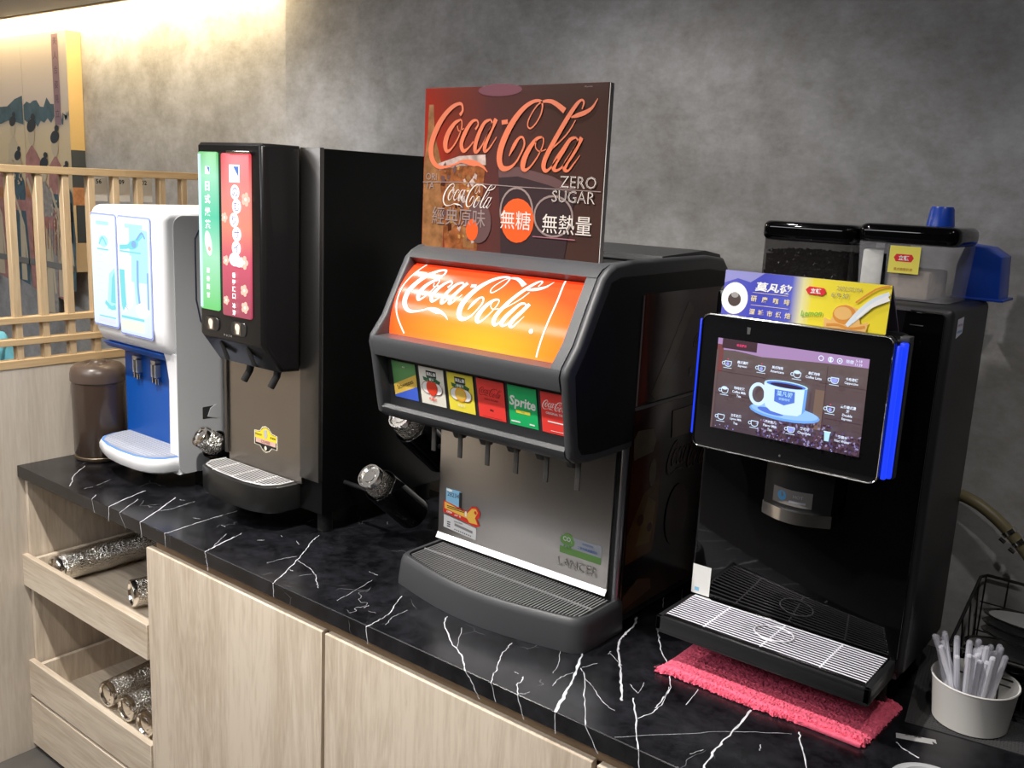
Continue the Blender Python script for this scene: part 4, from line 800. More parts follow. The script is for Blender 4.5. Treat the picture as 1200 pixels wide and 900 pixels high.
SW = E_('display_white', (.62, .80, 1), 1.15); SBL = E_('display_blue', (.18, .42, .95)); SMB = E_('display_mug_blue', (.10, .20, .75)); SCY = E_('display_cyan', (.50, .85, 1)); SBK = E_('display_coffee', (.04, .02, .06)); SL = E_('display_lilac', (.36, .40, .95)); SPUR = E_('display_purple', (.42, .26, .50)); SLN = E_('display_plank', (.14, .09, .09)); SLD = E_('display_plank_dark', (.06, .03, .04)); SRD = E_('display_alert', (.9, .05, .2)); STX = E_('display_text', (.72, .82, 1.0), 1.2); SRW = E_('display_warm', (.20, .06, .06))
P = Print(fs, .0003); P.poly([(-134, 81), (132, 81), (134, -82), (-134, -82)], SB)
P.poly([(-134, 81), (132, 81), (132, 66), (60, 64), (-50, 58), (-100, 62), (-134, 60)], SPUR); P.rect(-134, 20, -122, 70, SRW); P.rect(-125, 64, -60, 81, SLD)
for z_, a_, b_ in ((22, -134, -40), (-18, -134, -55), (30, 55, 132), (-28, 70, 132)): P.rect(a_, z_, b_, z_ + .8, SLD)
P.rect(50, -50, 66, 18, E_('display_plank_light', (.20, .13, .10))); P.rect(66, -80, 66.8, 60, SLD); P.rect(-134, -82, -130, 60, SLN)
rb_ = random.Random(11); BN = [E_('bean_dark', (.045, .02, .04)), E_('bean_brown', (.12, .06, .09)), E_('bean_glint', (.30, .25, .45)), E_('bean_violet', (.10, .07, .20))]
for k in range(330):
    u = rb_.uniform(-45, 132); top = -62 + 26 * sin(pi * (u + 70) / 230) if u < 110 else -50; v = rb_.uniform(-80, top)
    P.disc(u, v, rb_.uniform(2.2, 3.6), BN[min(3, int(rb_.random() ** 1.5 * 4))], rb_.uniform(1.3, 2), rb_.uniform(0, 3), n=7); P.n -= 1
    if k % 3 == 0: P.n += .34
P.n = int(P.n) + 1
for k in range(22): P.disc(rb_.uniform(-130, 130), rb_.uniform(-80, -72), rb_.uniform(.6, 1.4), SL, n=6); P.n -= 1
P.n += 1
P.disc(2, -31, 63, SBL, 14); P.disc(2, -29, 60, E_('saucer_light', (.34, .60, .98)), 11.5); P.disc(-22, -32, 24, SMB, 5, -.1)
P.ring(-47, -6, 14, 6, SW, 17.5, n=24)
P.poly([(-38, 17), (38, 18)] + [(39 - 2 * t, 18 - 46 * t) for t in (.5, .9)] + [(26, -32), (0, -34), (-22, -31), (-32, -24), (-36, -12)], SW); P.poly([(34, 18), (39, 18), (38, -22), (33, -28)], SBL)
P.disc(1, 18, 38.5, SCY, 6.5); P.disc(1, 17.5, 35, SMB, 5); P.disc(2, 16.5, 29, SBK, 3.6)
P.poly([(-18, 8), (18, 8.5), (19, -10), (1, -17.5), (-17, -13)], SMB); P.text('莫凡彼', .5, 2.2, 9, SCY, bold=.01); P.text('研磨咖啡', .8, -7.2, 4.6, SCY)
def icon(u, v, kind):
    if kind == 'glass': P.poly([(u - 5, v + 8), (u + 5, v + 8), (u + 3.6, v - 7), (u - 3.6, v - 7)], SCY); P.rect(u - 6, v + 8, u + 6, v + 9.6, SW); return
    P.line([(u - 6, v + 4), (u - 5.4, v - 2), (u - 2.5, v - 4.8), (u + 3, v - 4.8), (u + 6, v - 2), (u + 6.6, v + 4)], 1.3, SW, 2); P.rect(u - 6.4, v + 3.4, u + 7, v + 4.8, SW); P.ring(u - 8.2, v, 2.6, 1.2, SW, n=10); P.rect(u - 8, v - 8.4, u + 8, v - 7.4, SW)
    if kind == 'fill': P.poly([(u - 5, v + 3), (u + 5.6, v + 3), (u + 4.6, v - 2), (u + 2, v - 4), (u - 2, v - 4), (u - 4.4, v - 2)], SL)
    if kind == 'foam': P.disc(u, v + 4.5, 5.6, SW, 3)
    if kind == 'steam': P.disc(u, v + 8, 1.2, SRD, n=8); P.disc(u, v - .6, 3, SL, n=10)
for u, v, kd, tu, tv, lines in ((-108, 39, 'steam', -80, 41, ['義式濃縮', 'Espresso']), (-45, 40, 'steam', -16, 42, ['美式咖啡', 'Americano']), (19, 39, 'foam', 48, 42, ['拿鐵咖啡', 'Coffee Latte']), (83, 40, 'fill', 111, 42, ['卡布奇諾', 'Cappuccino']),
        (-108, -9, 'foam', -80, -8, ['咖啡奶茶', 'Coffee Milk', 'Tea']), (-110, -57, 'plain', -81, -57, ['立頓奶茶', 'Lipton Milk', 'Tea']), (-46, -57, 'plain', -17, -56, ['風味奶茶', 'Flavor Milk', 'Tea']), (20, -55, 'fill', 44, -53, ['熱可可', 'Chocolate']), (83, -8, 'steam', 112, -10, ['雙份義式濃', '縮', 'Double', 'Espresso']), (83, -55, 'glass', 109, -54, ['熱開水', 'Hot Water'])):
    icon(u, v, kd); n_ = len(lines)
    for i, t in enumerate(lines): P.text(t, tu, tv + (n_ - 1) * 3.4 - i * 6.8, 5.4 if ord(t[0]) > 255 else (4.9 if 'p' in t or 'y' in t else 4.4), STX, bold=.02, sx=.92)
for u in (59, 75, 90): P.ring(u, 74, 4, 1.3, STX, n=12)
P.rect(73.5, 70, 76.5, 78, STX); P.disc(90, 74, 1.5, STX, n=8); P.text('簡體', 106.5, 75, 6, STX); P.text('5-18', 121, 78, 4, STX); P.text('11:39', 121, 72, 4, STX); P.text('缺豆提示', -81, 75, 4.6, SRD, bold=.03)
P.done('display', fr, 'lit display with a blue and white coffee cup')
P = Print(lambda u, v, h: (u, .3038 - h, v), .0002); P.poly([(2.135, 1.482), (2.142, 1.482), (2.141, 1.470), (2.136, 1.470)], mat('bezel_mark', (.10, .10, .10), .3)); P.disc(2.217, 1.268, .002, mat('bezel_mark', (.10, .10, .10), .3)); P.done('bezel_mark', fr)
LED = mat('blue_led', (.02, .05, 1), .3, emit=(.012, .05, 1.0), es=1.0)
obj('blue_light_bar', G().box((2.0415, .308, 1.274), (2.0478, .326, 1.486), .002), LED, cm, label='glowing blue bar left of the screen')
obj('blue_light_bar', G().box((2.387, .306, 1.264), (2.395, .315, 1.484), .002).box((2.388, .318, 1.264), (2.400, .328, 1.488), .002), LED, cm, label='glowing blue bar right of the screen')
obj('light_bar_blocker', G().box((2.372, .3285, 1.262), (2.402, .345, 1.490), .002), BLK, cm)  # added block behind the bar, keeps its glow off the front panel
obj('hinge_block', G().box((2.385, .325, 1.488), (2.400, .35, 1.497), .001), CHAR, cm)
#lamp('led_bar_lamp', 'AREA', (2.404, .33, 1.375), (2.62, .36, 1.2), .55, (.05, .12, 1), shape='RECTANGLE', size=.2, size_y=.02)
#lamp('led_bar_lamp', 'AREA', (2.038, .318, 1.38), (1.9, .318, 1.38), .12, (.05, .12, 1), shape='RECTANGLE', size=.2, size_y=.02)
# brew head
def arcf(x0, x1, yb, yf, n=10): return [(x0, yb)] + [(x0 + (x1 - x0) * k / n, yb - .06 - (yf) * sin(pi * k / n)) for k in range(n + 1)] + [(x1, yb)]
obj('brew_head', G().prism(arcf(2.166, 2.292, .44, .022), 1.157, 1.262, axis='z'), BLK, cm)
obj('steel_band', G().prism(arcf(2.164, 2.294, .44, .026), 1.134, 1.157, axis='z'), STEELB, cm)
P = Print(lambda u, v, h: (u, .380 - .022 * sin(pi * (u - 2.166) / .126) - h, v), .0008); P.grid(2.188, 1.166, 2.262, 1.195, mat('plate_grey', (.17, .16, .155), .35), nx=8); P.disc(2.207, 1.181, .009, mat('plate_blue', (.07, .28, .55), .4)); P.text('HOT', 2.238, 1.184, .006, STS); P.rect(2.222, 1.172, 2.252, 1.176, STS, 3); P.done('name_plate', cm)
# drip tray
CTR = mat('tray_satin', (.014, .014, .015), .35)
obj('drip_tray', G().box((2.008, .300, .870), (2.418, .4385, .880), .003, 2).box((2.008, .300, .876), (2.418, .3085, .898), .001).box((2.008, .300, .876), (2.018, .4385, .898), .001).box((2.408, .300, .876), (2.418, .4385, .898), .001).box((2.008, .300, .896), (2.418, .3085, .903), .001).box((2.008, .300, .896), (2.018, .4385, .903), .001).box((2.408, .300, .896), (2.418, .4385, .903), .001), CTR, cm)
obj('tray_floor', G().box((2.019, .309, .880), (2.407, .438, .8812)), RUB, cm, False)
gr = obj('drip_grid', G().tube([(2.021, .311, .9045), (2.021, .434, .9045), (2.406, .434, .9045), (2.406, .311, .9045)], .0022, 8, closed=True), CHROME, cm)
RODM = mat('white_chrome', (.92, .90, .98), .35, .25)
for k in range(13): obj('grid_rod', G().tube([(2.021, .319 + k * .0092, .9055), (2.406, .319 + k * .0092, .9055)], .00115, 8), RODM, gr)
for x in (2.10, 2.214, 2.325): obj('cross_rod', G().tube([(x, .311, .9035), (x, .434, .9035)], .0018, 6), RODM, gr)
obj('target_ring', G().tube([(2.214 + .037 * cos(2 * pi * k / 28), .378 + .030 * sin(2 * pi * k / 28), .9075) for k in range(28)], .0018, 6, closed=True), RODM, gr)
obj('base_skirt', G().box((2.02, .45, .862), (2.42, .69, .874)), BLK, cm, False)
for fx, fy in ((2.05, .47), (2.39, .47), (2.05, .66), (2.39, .66)): obj('foot', G().lathe([(0, 0), (.02, 0), (.018, .008), (.012, .012), (.012, .08)], (fx, fy, .7931), 16), RUB, cm)
P = Print(on_y(.4385)); P.rect(2.009, .908, 2.049, .970, PAPER); P.rect(2.016, .914, 2.026, .922, mat('sticker_sky', (.25, .55, .80), .5)); P.done('white_sticker', cm)
P = Print(on_x(2.432)); P.poly([(.475, 1.485), (.515, 1.492), (.515, 1.520), (.475, 1.518)], mat('sticker_lilac', (.75, .75, .90), .5)); P.text('本機檢驗合格', .495, 1.507, .005, mat('sticker_violet', (.35, .1, .3), .5)); P.rect(.480, 1.494, .510, 1.498, STB); P.done('inspection_sticker', cm)
P = Print(on_y(.4385)); P.rect(2.366, 1.504, 2.388, 1.5055, mat('silver_mark', (.7, .7, .7), .3, 1)); P.done('silver_mark', cm)
obj('front_top_trim', G().box((2.340, .4365, 1.5275), (2.416, .4395, 1.530)), STEELB, cm, False)

# folded sign card on the display head
sg = thing('counter_sign', 'blue and yellow folded card sign sitting on top of the screen', 'sign', (2.21, .38, 1.492))
obj('card', G().prism([(.352, 1.4915), (.3575, 1.573), (.362, 1.573), (.425, 1.4915), (.421, 1.4915), (.3598, 1.567), (.3555, 1.4915)], 2.060, 2.354), mat('card_mauve', (.16, .14, .20), .5), sg, False)
fc = lambda u, v, h: (u, .352 + .0055 * (v - 1.4915) / .0815 - h, v)
cb = bpy.data.materials.new('card_print'); cb.use_nodes = True; nt = cb.node_tree; bb = nt.nodes['Principled BSDF']; L = nt.links.new
tc = nt.nodes.new('ShaderNodeTexCoord'); sx = nt.nodes.new('ShaderNodeSeparateXYZ'); L(tc.outputs['Object'], sx.inputs[0]); mr = nt.nodes.new('ShaderNodeMapRange'); mr.inputs[1].default_value = 2.06; mr.inputs[2].default_value = 2.354; L(sx.outputs[0], mr.inputs[0]); cr = nt.nodes.new('ShaderNodeValToRGB'); L(mr.outputs[0], cr.inputs[0])
es_ = cr.color_ramp.elements; es_[0].position = 0; es_[0].color = (.10, .10, .50, 1); es_[1].position = 1; es_[1].color = (.88, .72, .03, 1)
for p_, c_ in ((.25, (.05, .06, .48)), (.43, (.10, .12, .62)), (.50, (.80, .76, .40)), (.56, (.88, .74, .04))): k_ = es_.new(p_); k_.color = (*c_, 1)
L(cr.outputs[0], bb.inputs['Base Color']); bb.inputs['Roughness'].default_value = .35
P = Print(fc, .0003); P.rect(2.060, 1.4915, 2.354, 1.573, cb)
CG = mat('card_gold', (.85, .72, .42), .4); CWh = mat('card_white', (.92, .92, .92), .4); CO = mat('card_caramel', (.72, .28, .04), .4); CO2 = mat('card_caramel_light', (.85, .50, .16), .4); CGr = mat('card_leaf', (.20, .48, .05), .4); CIC = mat('card_ice', (.75, .84, .92), .4); CBR = mat('card_coffee', (.07, .045, .04), .4)
P.poly([(2.060, 1.573), (2.135, 1.573), (2.11, 1.555), (2.085, 1.56), (2.06, 1.55)], mat('card_violet', (.28, .28, .62), .4))
P.disc(2.083, 1.524, .0255, CWh, .0285, n=28); P.disc(2.083, 1.522, .0125, CBR, .0125); P.disc(2.083, 1.530, .007, mat('card_grey', (.35, .33, .33), .4), .005)
P.text('莫凡彼', 2.154, 1.549, .0165, CWh, shear=.15, bold=.03, sx=1.35); P.rect(2.116, 1.5375, 2.182, 1.5383, CG)
for i, ch in enumerate('研磨咖啡'): P.text(ch, 2.120 + i * .0205, 1.527, .0105, CG, bold=.02)
P.rect(2.116, 1.5155, 2.186, 1.5163, CG)
for i, ch in enumerate('深城市烘焙'): P.text(ch, 2.120 + i * .0165, 1.504, .0105, CG, bold=.02)
P.poly([(2.212, 1.553), (2.218, 1.559), (2.244, 1.558), (2.248, 1.551), (2.242, 1.545), (2.217, 1.546)], mat('badge_red', (.72, .02, .03), .4)); P.text('立頓', 2.230, 1.552, .009, CWh, bold=.03)
P.text('2022/02/04', 2.286, 1.561, .0065, mat('card_pencil', (.35, .32, .2), .5)); P.text('6/9:30', 2.272, 1.549, .0085, mat('card_pencil', (.35, .32, .2), .5))
P.text('Lemon', 2.228, 1.514, .010, CGr, shear=.2, rot=.12, bold=.02)
P.poly([(2.252, 1.4915), (2.25, 1.51), (2.262, 1.506), (2.270, 1.530), (2.285, 1.535), (2.305, 1.530), (2.312, 1.505), (2.325, 1.510), (2.322, 1.4915)], CO2); P.disc(2.284, 1.518, .020, CO, .016); P.disc(2.281, 1.520, .015, CO2, .011); P.line([(2.256, 1.498), (2.275, 1.500), (2.295, 1.496), (2.320, 1.502)], .004, CO, 3)
P.line([(2.352, 1.560, .006), (2.330, 1.545, .012), (2.308, 1.522, .012), (2.290, 1.500, .006)], 0, CIC, 4); P.line([(2.352, 1.553, .010), (2.325, 1.536, .006), (2.305, 1.514, .003)], 0, CWh, 4); P.line([(2.30, 1.54), (2.33, 1.565), (2.352, 1.572)], .003, CO, 3)
P.done('printed_face', sg)

# hoppers
hp = thing('bean_hopper', 'smoky black-lidded hopper full of coffee beans on the coffee machine, left one', 'hopper', (2.145, .58, 1.5375))
SMK = mat('smoky_plastic', (.02, .018, .018), .08, alpha=.55); CLR = mat('clear_plastic', (.62, .62, .66), .15, alpha=.24)
obj('bin', G().prism(rrect(2.058, .50, 2.232, .655, .022), 1.5385, 1.632, axis='z'), SMK, hp)
obj('lid', G().prism(rrect(2.054, .496, 2.238, .660, .026), 1.626, 1.662, axis='z', bev=.012, seg=4), GLOSS, hp)
BEAN = mat('roast_bean', (.012, .007, .005), .22); g = G(); rb = random.Random(4)
g.box((2.066, .512, 1.540), (2.222, .645, 1.600))
for k in range(520):
    face = k % 3; x = rb.uniform(2.068, 2.220); y = .5095 if face == 0 else rb.uniform(.512, .645); z = rb.uniform(1.545, 1.603) if face == 0 else 1.602 + rb.uniform(0, .004)
    b = bmesh.new(); bmesh.ops.create_icosphere(b, subdivisions=1, radius=1)
    g.merge(b, 0, Matrix.Translation((x, y, z)) @ Matrix.Rotation(rb.uniform(0, 6), 4, Vector((rb.random(), rb.random(), rb.random() + .1)).normalized()) @ Matrix.Diagonal((.0052, .0036, .0028, 1)))
o = obj('coffee_beans', g, BEAN, hp); o['kind'] = 'stuff'
hp2 = thing('powder_hopper', 'clear two-chamber powder hopper with yellow tag, right one on the coffee machine', 'hopper', (2.325, .57, 1.5375))
g = G(); b = bmesh.new(); lo_ = rrect(2.246, .505, 2.404, .640, .016); hi_ = rrect(2.240, .500, 2.410, .646, .018); A_ = [b.verts.new((x, y, 1.5385)) for x, y in lo_]; B_ = [b.verts.new((x, y, 1.636)) for x, y in hi_]; n = len(A_); b.faces.new(A_[::-1]); b.faces.new(B_)
for i in range(n): b.faces.new([A_[i], A_[(i + 1) % n], B_[(i + 1) % n], B_[i]])
g.merge(b); obj('bin', g, CLR, hp2)
obj('lid', G().prism(rrect(2.238, .496, 2.412, .650, .022), 1.634, 1.668, axis='z', bev=.013, seg=4), GLOSS, hp2)
obj('white_powder', G().box((2.250, .508, 1.540), (2.288, .630, 1.622), .004), mat('milk_powder', (.78, .77, .72), .9, var=.1, vscale=60), hp2)
obj('partition', G().box((2.2895, .501, 1.540), (2.2945, .64, 1.634)), GLOSS, hp2, False)
obj('tea_powder', G().box((2.2965, .508, 1.540), (2.370, .630, 1.590), .006), mat('tea_powder', (.42, .34, .27), .9, var=.12, vscale=60), hp2)
P = Print(on_y(.499)); P.rect(2.300, 1.585, 2.352, 1.632, mat('tag_yellow', (.86, .76, .12), .4)); P.poly([(2.308, 1.612), (2.312, 1.618), (2.338, 1.618), (2.342, 1.612), (2.338, 1.605), (2.312, 1.605)], mat('badge_red', (.72, .02, .03), .4)); P.text('立頓', 2.325, 1.6115, .009, CWh, bold=.03); P.text('英式香醇奶茶', 2.326, 1.592, .005, mat('tag_brown', (.45, .15, .02), .4)); P.done('yellow_tag', hp2)
BL = mat('blue_plastic', (.012, .07, .50), .3)
bc = thing('blue_container', 'blue plastic container lying behind the powder hopper at the back edge', 'container', (2.41, .69, 1.5375))
obj('tub', G().prism([(2.372, 1.5385), (2.455, 1.5385), (2.452, 1.585), (2.450, 1.618), (2.425, 1.634), (2.385, 1.638), (2.374, 1.60)], .655, .735, axis='y', bev=.006, seg=2), BL, bc)
obj('tub_rim', G().box((2.372, .652, 1.5378), (2.462, .738, 1.5425), .001), BL, bc)
mc = tag(obj('blue_cap', G().lathe([(0, 0), (.024, 0), (.020, .030), (.018, .034), (0, .034)], (2.352, .60, 1.6682), 20), BL), 'small blue cup-shaped cap standing on the powder hopper lid', 'measuring cup')  # a blue cap rather than a cup for measuring

# the coffee machine and what stands on it: scaled about the camera, three per cent smaller than drawn above, and it stands nearer the counter edge
for o in (cm, sg, hp, hp2, bc, mc):
    o.scale = (.97,) * 3; o.location = o.location * .97 + Vector((.0847, -.0370, .0510))
# ================================================================== SMALL THINGS AT THE RIGHT
tw = G(); nx, ny = 190, 70; rt = random.Random(2); gx0, gx1, gy0, gy1 = 2.045, 2.432, .240, .43; grid = []
for j in range(ny + 1):
    row = []
    for i in range(nx + 1):
        u, v = i / nx, j / ny; edge = min(u * 12, (1 - u) * 12, v * 5, 1)
        z = .8215 + .0115 * min(1, max(edge, 0)) ** .4 + rt.uniform(-.0016, .0016) + (.004 * math.exp(-((v - .06) / .05) ** 2))
        x = gx0 + (gx1 - gx0) * u + .010 * v + (rt.uniform(-.0018, .0018)); y = gy0 + (gy1 - gy0) * v + .016 * u * (1 - v) + .004 * sin(u * 9) + (rt.uniform(-.0025, .0025) if j < 3 else rt.uniform(-.001, .001))
        row.append(tw.bm.verts.new((x, y, z)))
    grid.append(row)
for j in range(ny):
    for i in range(nx): tw.bm.faces.new([grid[j][i], grid[j][i + 1], grid[j + 1][i + 1], grid[j + 1][i]])
tt = thing('towel', 'folded bright pink terry towel under the coffee machine drip tray', 'towel', (2.24, .34, .8205))
PNK = mat('pink_terry', (.86, .13, .22), .9, var=.18, vscale=200)
obj('terry_cloth', tw, PNK, tt)
obj('under_fold', G().box((2.052, .252, .8202), (2.428, .425, .829), .003), PNK, tt)
g = G()
for k in range(1700):
    u = rt.random(); x = gx0 + (gx1 - gx0) * u; y = gy0 + .016 * u + .004 * sin(u * 9) + rt.uniform(-.003, .008); z = .822 + rt.uniform(0, .012); s = .0022
    d = Vector((rt.uniform(-1, 1), rt.uniform(-1.4, .2), rt.uniform(-.3, 1))).normalized() * rt.uniform(.002, .004); a = d.cross(Vector((.3, .5, 1))).normalized() * .0009
    p = Vector((x, y, z)); f = [g.bm.verts.new(q) for q in (p - a, p + a, p + d)]; g.bm.faces.new(f)
o = obj('towel_loops', g, PNK, tt, False); o['kind'] = 'stuff'

# woven mat
mt = thing('woven_mat', 'dark grey woven mat under the paper cup of stirrers', 'mat', (2.75, .55, .8203))
g = G().box((2.455, .392, .8202), (3.05, .735, .8216))
rows = int((3.05 - 2.457) / .0055)
for k in range(rows):
    x = 2.4575 + k * .0055
    for j in range(46): y = .396 + j * .0074; g.box((x, y, .8216), (x + .0032, y + .0048, .8225))
bmesh.ops.transform(g.bm, matrix=Matrix.Translation((2.458, .392, 0)) @ Matrix.Rotation(radians(10), 4, 'Z') @ Matrix.Translation((-2.455, -.392, 0)), verts=[v for v in g.bm.verts]); bmesh.ops.transform(g.bm, matrix=Matrix.Identity(4), verts=g.bm.verts)
for v in g.bm.verts: v.co.y = min(v.co.y, .73)
o = obj('weave', g, mat('mat_grey', (.055, .055, .058), .7), mt, False); o['kind'] = 'stuff'

bwx, bwy = 2.543, .474
bw = thing('paper_cup', 'white round paper tub holding clear stirrers on the grey mat', 'cup', (bwx, bwy, .8226))
obj('wall', G().lathe([(0, .0), (.058, .0), (.061, .002), (.0695, .076), (.0715, .079), (.0705, .081), (.0685, .080), (.059, .004), (0, .004)], (bwx, bwy, .8226), 48), mat('paper_tub', (.80, .79, .76), .55), bw)
ST = mat('frosted_straw', (.78, .78, .86), .3, alpha=.62)
rs = random.Random(9)
for k in range(36):
    ang = rs.uniform(0, 6.28); rr = rs.uniform(.005, .042); tilt = rs.uniform(.0, .03)
    if k < 9: bx_, by_ = bwx - .012 + rs.uniform(-.012, .012), bwy - .02 + rs.uniform(-.02, .02); tx, ty_ = bwx - .055 - rs.uniform(0, .02), bwy - .010 + rs.uniform(-.03, .03); hh = rs.uniform(.115, .140)
    else: bx_, by_ = bwx + rr * cos(ang) * .6, bwy + rr * sin(ang) * .6; tx, ty_ = bwx + rr * cos(ang) * 1.05 + .004, bwy + rr * sin(ang) * 1.05; hh = rs.uniform(.108, .140)
    t = thing('stirrer', 'clear frosted plastic stirrer standing in the white paper tub', 'stirrer', (bx_, by_, .829), 'clear stirrers in the paper tub')
    w_ = Vector((tx - bx_, ty_ - by_, 0)); q = Vector((tx, ty_, .829 + hh)); p = Vector((bx_, by_, .829))
    obj('stem', G().tube([p, p.lerp(q, .5), q], [.0048, .005, .0052], 8, cap=False), ST, t)
    obj('rounded_end', G().tube([q, q + Vector((0, 0, .0035)), q + Vector((0, 0, .005))], [.0052, .004, .001], 8), ST, t)

pp = obj('paper_label', G().prism([(2.457, .345), (2.515, .370), (2.520, .358), (2.512, .360), (2.516, .352), (2.462, .330)], .8202, .8206, axis='z'), mat('label_paper', (.42, .42, .42), .6), smooth=False); tag(pp, 'torn white paper label strip stuck on the counter before the tub', 'label')
P = Print(lambda u, v, h: (2.460 + u * .92 - v * .4 * .3, .3385 + u * .40 + v * .9, .8206 + h)); P.text('吸管 湯匙', .026, .0055, .006, INK, bold=.02); P.done('faded_lettering', pp)
gl = thing('clear_lid', 'clear round plastic lid on the counter at the bottom photo edge', 'lid', (2.548, .232, .8202))
obj('rim', G().lathe([(.045, .0), (.060, .0), (.063, .004), (.061, .008), (.056, .006), (.052, .010), (.047, .010), (.044, .005)], (2.548, .215, .8202), 48), mat('clear_lid', (.55, .56, .58), .12, alpha=.6), gl)

# wire basket with plates
wb = thing('wire_basket', 'black wire basket against the wall at the far right', 'basket', (2.68, .62, .8226))
X0, X1, Y0, Y1 = 2.486, 2.95, .515, .718; wz = 1.005
def wr(name, pts, r=.0022): obj(name, G().tube(pts, r, 8), BLK, wb)
wr('top_rim', [(X0, Y0, .93), (X0, Y1 - .01, wz - .003), (X0 + .01, Y1, wz), (X1, Y1, wz)], .003); wr('top_rim', [(X1, Y1, wz), (X1, Y0, .93), (X0, Y0, .93)], .003)
wr('bottom_rim', [(X0 + .01, Y0 + .01, .835), (X0 + .01, Y1 - .01, .835), (X1 - .01, Y1 - .01, .835), (X1 - .01, Y0 + .01, .835), (X0 + .01, Y0 + .01, .835)], .0025)
for k in range(12):
    x = X0 + .008 + k * .0395; wr('wire', [(x, Y1, wz), (x, Y1 - .008, .835)], .0016); wr('wire', [(x, Y0, .93), (x, Y0 + .01, .835)], .0016)
for k in range(4): y = Y0 + .03 + k * .05; wr('wire', [(X0, y, .93 + (wz - .93) * (y - Y0) / (Y1 - Y0)), (X0 + .01, y, .835)], .0016)
for z in (.89, .95): wr('wire', [(X0 + .004, Y1 - .003, z), (X1, Y1 - .003, z)], .0016)
wr('wire', [(X0 + .004, Y0 + .004, .885), (X1, Y0 + .004, .885)], .0016)
for fx in (X0 + .03, X1 - .03): 
    for fy in (Y0 + .03, Y1 - .03): wr('foot', [(fx, fy, .8226), (fx, fy, .835)], .003)
PWH = mat('plate_white', (.42, .42, .42), .4); PBK = mat('plate_black', (.01, .01, .01), .18)
def plate(cx, cy, z, tiltv, r, label, grp):
    t = thing('plate', label, 'plate', (cx, cy, z), grp, local=True); t.rotation_euler = tiltv
    obj('dish', G().lathe([(0, 0), (r * .6, 0), (r, .010), (r + .002, .012), (r, .0135), (r * .93, .011)], n=40), PBK, t); obj('white_centre', G().lathe([(0, .0035), (r * .55, .0035), (r * .93, .0112)], n=40), PWH, t); return t
GRP = 'black-rimmed plates in the wire basket'
for k in range(3): plate(2.596, .618, .862 + k * .0175, (radians(-13), 0, 0), .105, ['lowest black-rimmed plate of the lower pile in the wire basket', 'middle black-rimmed plate of the lower pile in the wire basket', 'top white-centred plate of the lower pile in the wire basket'][k], GRP)
for k in range(3): plate(2.622, .620, .928 + k * .0165, (radians(-13), 0, 0), .105, ['lowest black-rimmed plate of the upper pile in the wire basket', 'middle black-rimmed plate of the upper pile in the wire basket', 'topmost white-centred plate, highest in the wire basket'][k], GRP)
# hose on the wall
hs = thing('hose', 'khaki hose with metal clamps curving along the wall at the far right', 'hose', (2.55, .70, 1.1))
pts = [(2.38, .72, 1.145), (2.42, .712, 1.158), (2.455, .702, 1.156), (2.495, .697, 1.137), (2.535, .695, 1.106), (2.575, .70, 1.062), (2.62, .71, 1.0), (2.66, .72, .93), (2.70, .725, .90), (2.80, .726, .90)]
pts = [(a, b - .018, c) for a, b, c in pts]
obj('tubing', G().tube([tuple(p) for p in smooth_line(pts, 5)], .0115, 14), mat('khaki_rubber', (.20, .17, .09), .45), hs)
for c_ in ((2.527, .677, 1.113), (2.545, .677, 1.098)): obj('clamp', G().tube([(c_[0] - .003, c_[1], c_[2] + .003), (c_[0] + .003, c_[1], c_[2] - .003)], .0145, 14), STEELB, hs); obj('clamp_screw', G().tube([(c_[0] - .012, c_[1] - .012, c_[2] - .012), (c_[0] - .002, c_[1] - .013, c_[2] - .018)], .004, 8), STEELB, hs)
# ================================================================== PERSON SEATED BEYOND THE LATTICE
def skinned(name, chains, m, parent, sub=2):
    """one continuous skinned surface; chains = list of [(x, y, z, radius), ...]; a chain starting on an existing joint branches from it"""
    vs, es, rad, key = [], [], [], {}
    for ch in chains:
        prev = None
        for p in ch:
            k = tuple(round(c, 4) for c in p[:3])
            if k not in key: key[k] = len(vs); vs.append(p[:3]); rad.append(p[3])
            if prev is not None and prev != key[k]: es.append((prev, key[k]))
            prev = key[k]
    me = bpy.data.meshes.new(name); me.from_pydata(vs, es, []); me.materials.append(m)
    o = bpy.data.objects.new(name, me); COL.objects.link(o); o.parent = parent; o.location = -parent.location
    md = o.modifiers.new('skin', 'SKIN'); md.use_smooth_shade = True
    for i, r in enumerate(rad):
        s = me.skin_vertices[0].data[i]; s.radius = (r, r); s.use_root = (i == 0)
    sb = o.modifiers.new('sub', 'SUBSURF'); sb.levels = sb.render_levels = sub
    return o
px_, py_ = -.72, .10
pr = thing('person', 'person in a light blue top seated beyond the lattice, only the sleeve showing', 'person', (px_, py_, FZ))
SKN = mat('skin', (.52, .32, .24), .5); CYN = mat('light_blue_cloth', (.16, .55, .78), .8, var=.15, vscale=30); TRS = mat('dark_trousers', (.03, .035, .05), .8); HR = mat('dark_hair', (.015, .012, .01), .5)
pel = (px_, py_, .58, .13); che = (px_, py_, .93, .14); nek = (px_, py_, 1.13, .05)
body = [[pel, (px_, py_, .75, .12), che, (px_, py_, 1.06, .11), nek, (px_, py_, 1.19, .055), (px_ + .01, py_, 1.26, .088), (px_ + .005, py_, 1.33, .085)]]
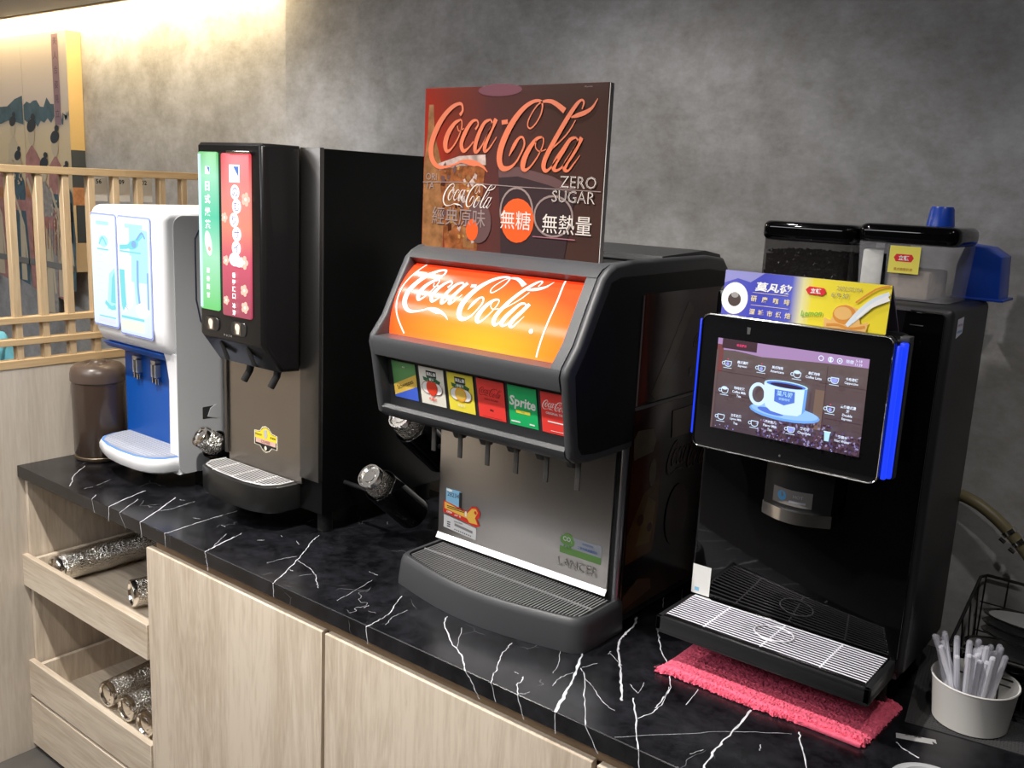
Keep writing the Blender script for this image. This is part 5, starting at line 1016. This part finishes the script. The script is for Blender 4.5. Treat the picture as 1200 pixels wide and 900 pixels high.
for s in (-1, 1):
    sh = (px_, py_ + s * .165, 1.06, .052); el = (px_ + .05, py_ + s * .195, .82, .040); wr_ = (px_ + .26, py_ + s * .15, .76, .027); hn = (px_ + .32, py_ + s * .14, .755, .030)
    body += [[(px_, py_, 1.06, .11), sh, (px_ + .03, py_ + s * .19, .94, .045), el, (px_ + .15, py_ + s * .175, .79, .035), wr_, hn]]
    for f in range(4):
        o_ = (f - 1.5) * .019; ln = (.060, .072, .068, .052)[f]; body += [[hn, (px_ + .355, py_ + s * .14 + o_, .757, .0095), (px_ + .355 + ln * .55, py_ + s * .14 + o_ * 1.1, .750, .0085), (px_ + .355 + ln, py_ + s * .14 + o_ * 1.15, .738, .0075)]]
    body += [[hn, (px_ + .325, py_ + s * .10, .752, .011), (px_ + .350, py_ + s * .082, .745, .0095)]]
    body += [[pel, (px_ + .08, py_ + s * .10, .57, .085), (px_ + .26, py_ + s * .11, .56, .072), (px_ + .44, py_ + s * .12, .55, .056), (px_ + .46, py_ + s * .12, .32, .048), (px_ + .44, py_ + s * .12, .08, .034), (px_ + .45, py_ + s * .12, FZ + .05, .036), (px_ + .57, py_ + s * .125, FZ + .035, .032)]]
skinned('body', body, SKN, pr)
top = [[(px_, py_, .60, .14), (px_, py_, .76, .133), (px_, py_, .93, .152), (px_, py_, 1.05, .122), (px_, py_, 1.10, .07)]]
for s in (-1, 1): top += [[(px_, py_, 1.05, .122), (px_, py_ + s * .165, 1.062, .062), (px_ + .03, py_ + s * .192, .94, .058), (px_ + .045, py_ + s * .197, .86, .056)]]
skinned('shirt', top, CYN, pr)
tr = []
for s in (-1, 1): tr += [[(px_, py_, .57, .142), (px_ + .09, py_ + s * .10, .572, .095), (px_ + .26, py_ + s * .11, .562, .081), (px_ + .445, py_ + s * .12, .55, .066), (px_ + .465, py_ + s * .12, .32, .060), (px_ + .445, py_ + s * .12, .02, .055)]]
skinned('trousers', tr, TRS, pr)
obj('hair', G().lathe([(.0, .118), (.05, .108), (.088, .07), (.100, .02), (.098, -.03), (.080, -.05)], n=24, M=Matrix.Translation((px_ - .015, py_, 1.30))), HR, pr)
for s in (-1, 1):
    obj('eye', G().lathe([(0, -.008), (.007, -.004), (.008, 0), (.007, .004), (0, .008)], (px_ + .096, py_ + s * .032, 1.29), 12), INK, pr); obj('ear', G().lathe([(0, -.028), (.008, -.02), (.012, 0), (.008, .02), (0, .028)], (px_ + .005, py_ + s * .088, 1.28), 10), SKN, pr)
obj('nose', G().tube([(px_ + .095, py_, 1.292), (px_ + .110, py_, 1.262), (px_ + .098, py_, 1.256)], [.007, .011, .008], 8), SKN, pr); obj('mouth', G().tube([(px_ + .094, py_ - .02, 1.232), (px_ + .101, py_, 1.230), (px_ + .094, py_ + .02, 1.232)], .004, 6), mat('lips', (.40, .13, .11), .5), pr)
st_ = thing('stool', 'dark stool under the seated person beyond the lattice', 'stool', (px_, py_, FZ))
obj('seat', G().lathe([(0, 0), (.17, 0), (.18, .015), (.17, .03), (0, .03)], (px_, py_, .415), 32), mat('stool_seat', (.05, .035, .025), .5), st_)
for a in range(4): obj('leg', G().tube([(px_ + .11 * cos(a * 1.57 + .78), py_ + .11 * sin(a * 1.57 + .78), .416), (px_ + .17 * cos(a * 1.57 + .78), py_ + .17 * sin(a * 1.57 + .78), FZ)], .014, 10), BLK, st_)
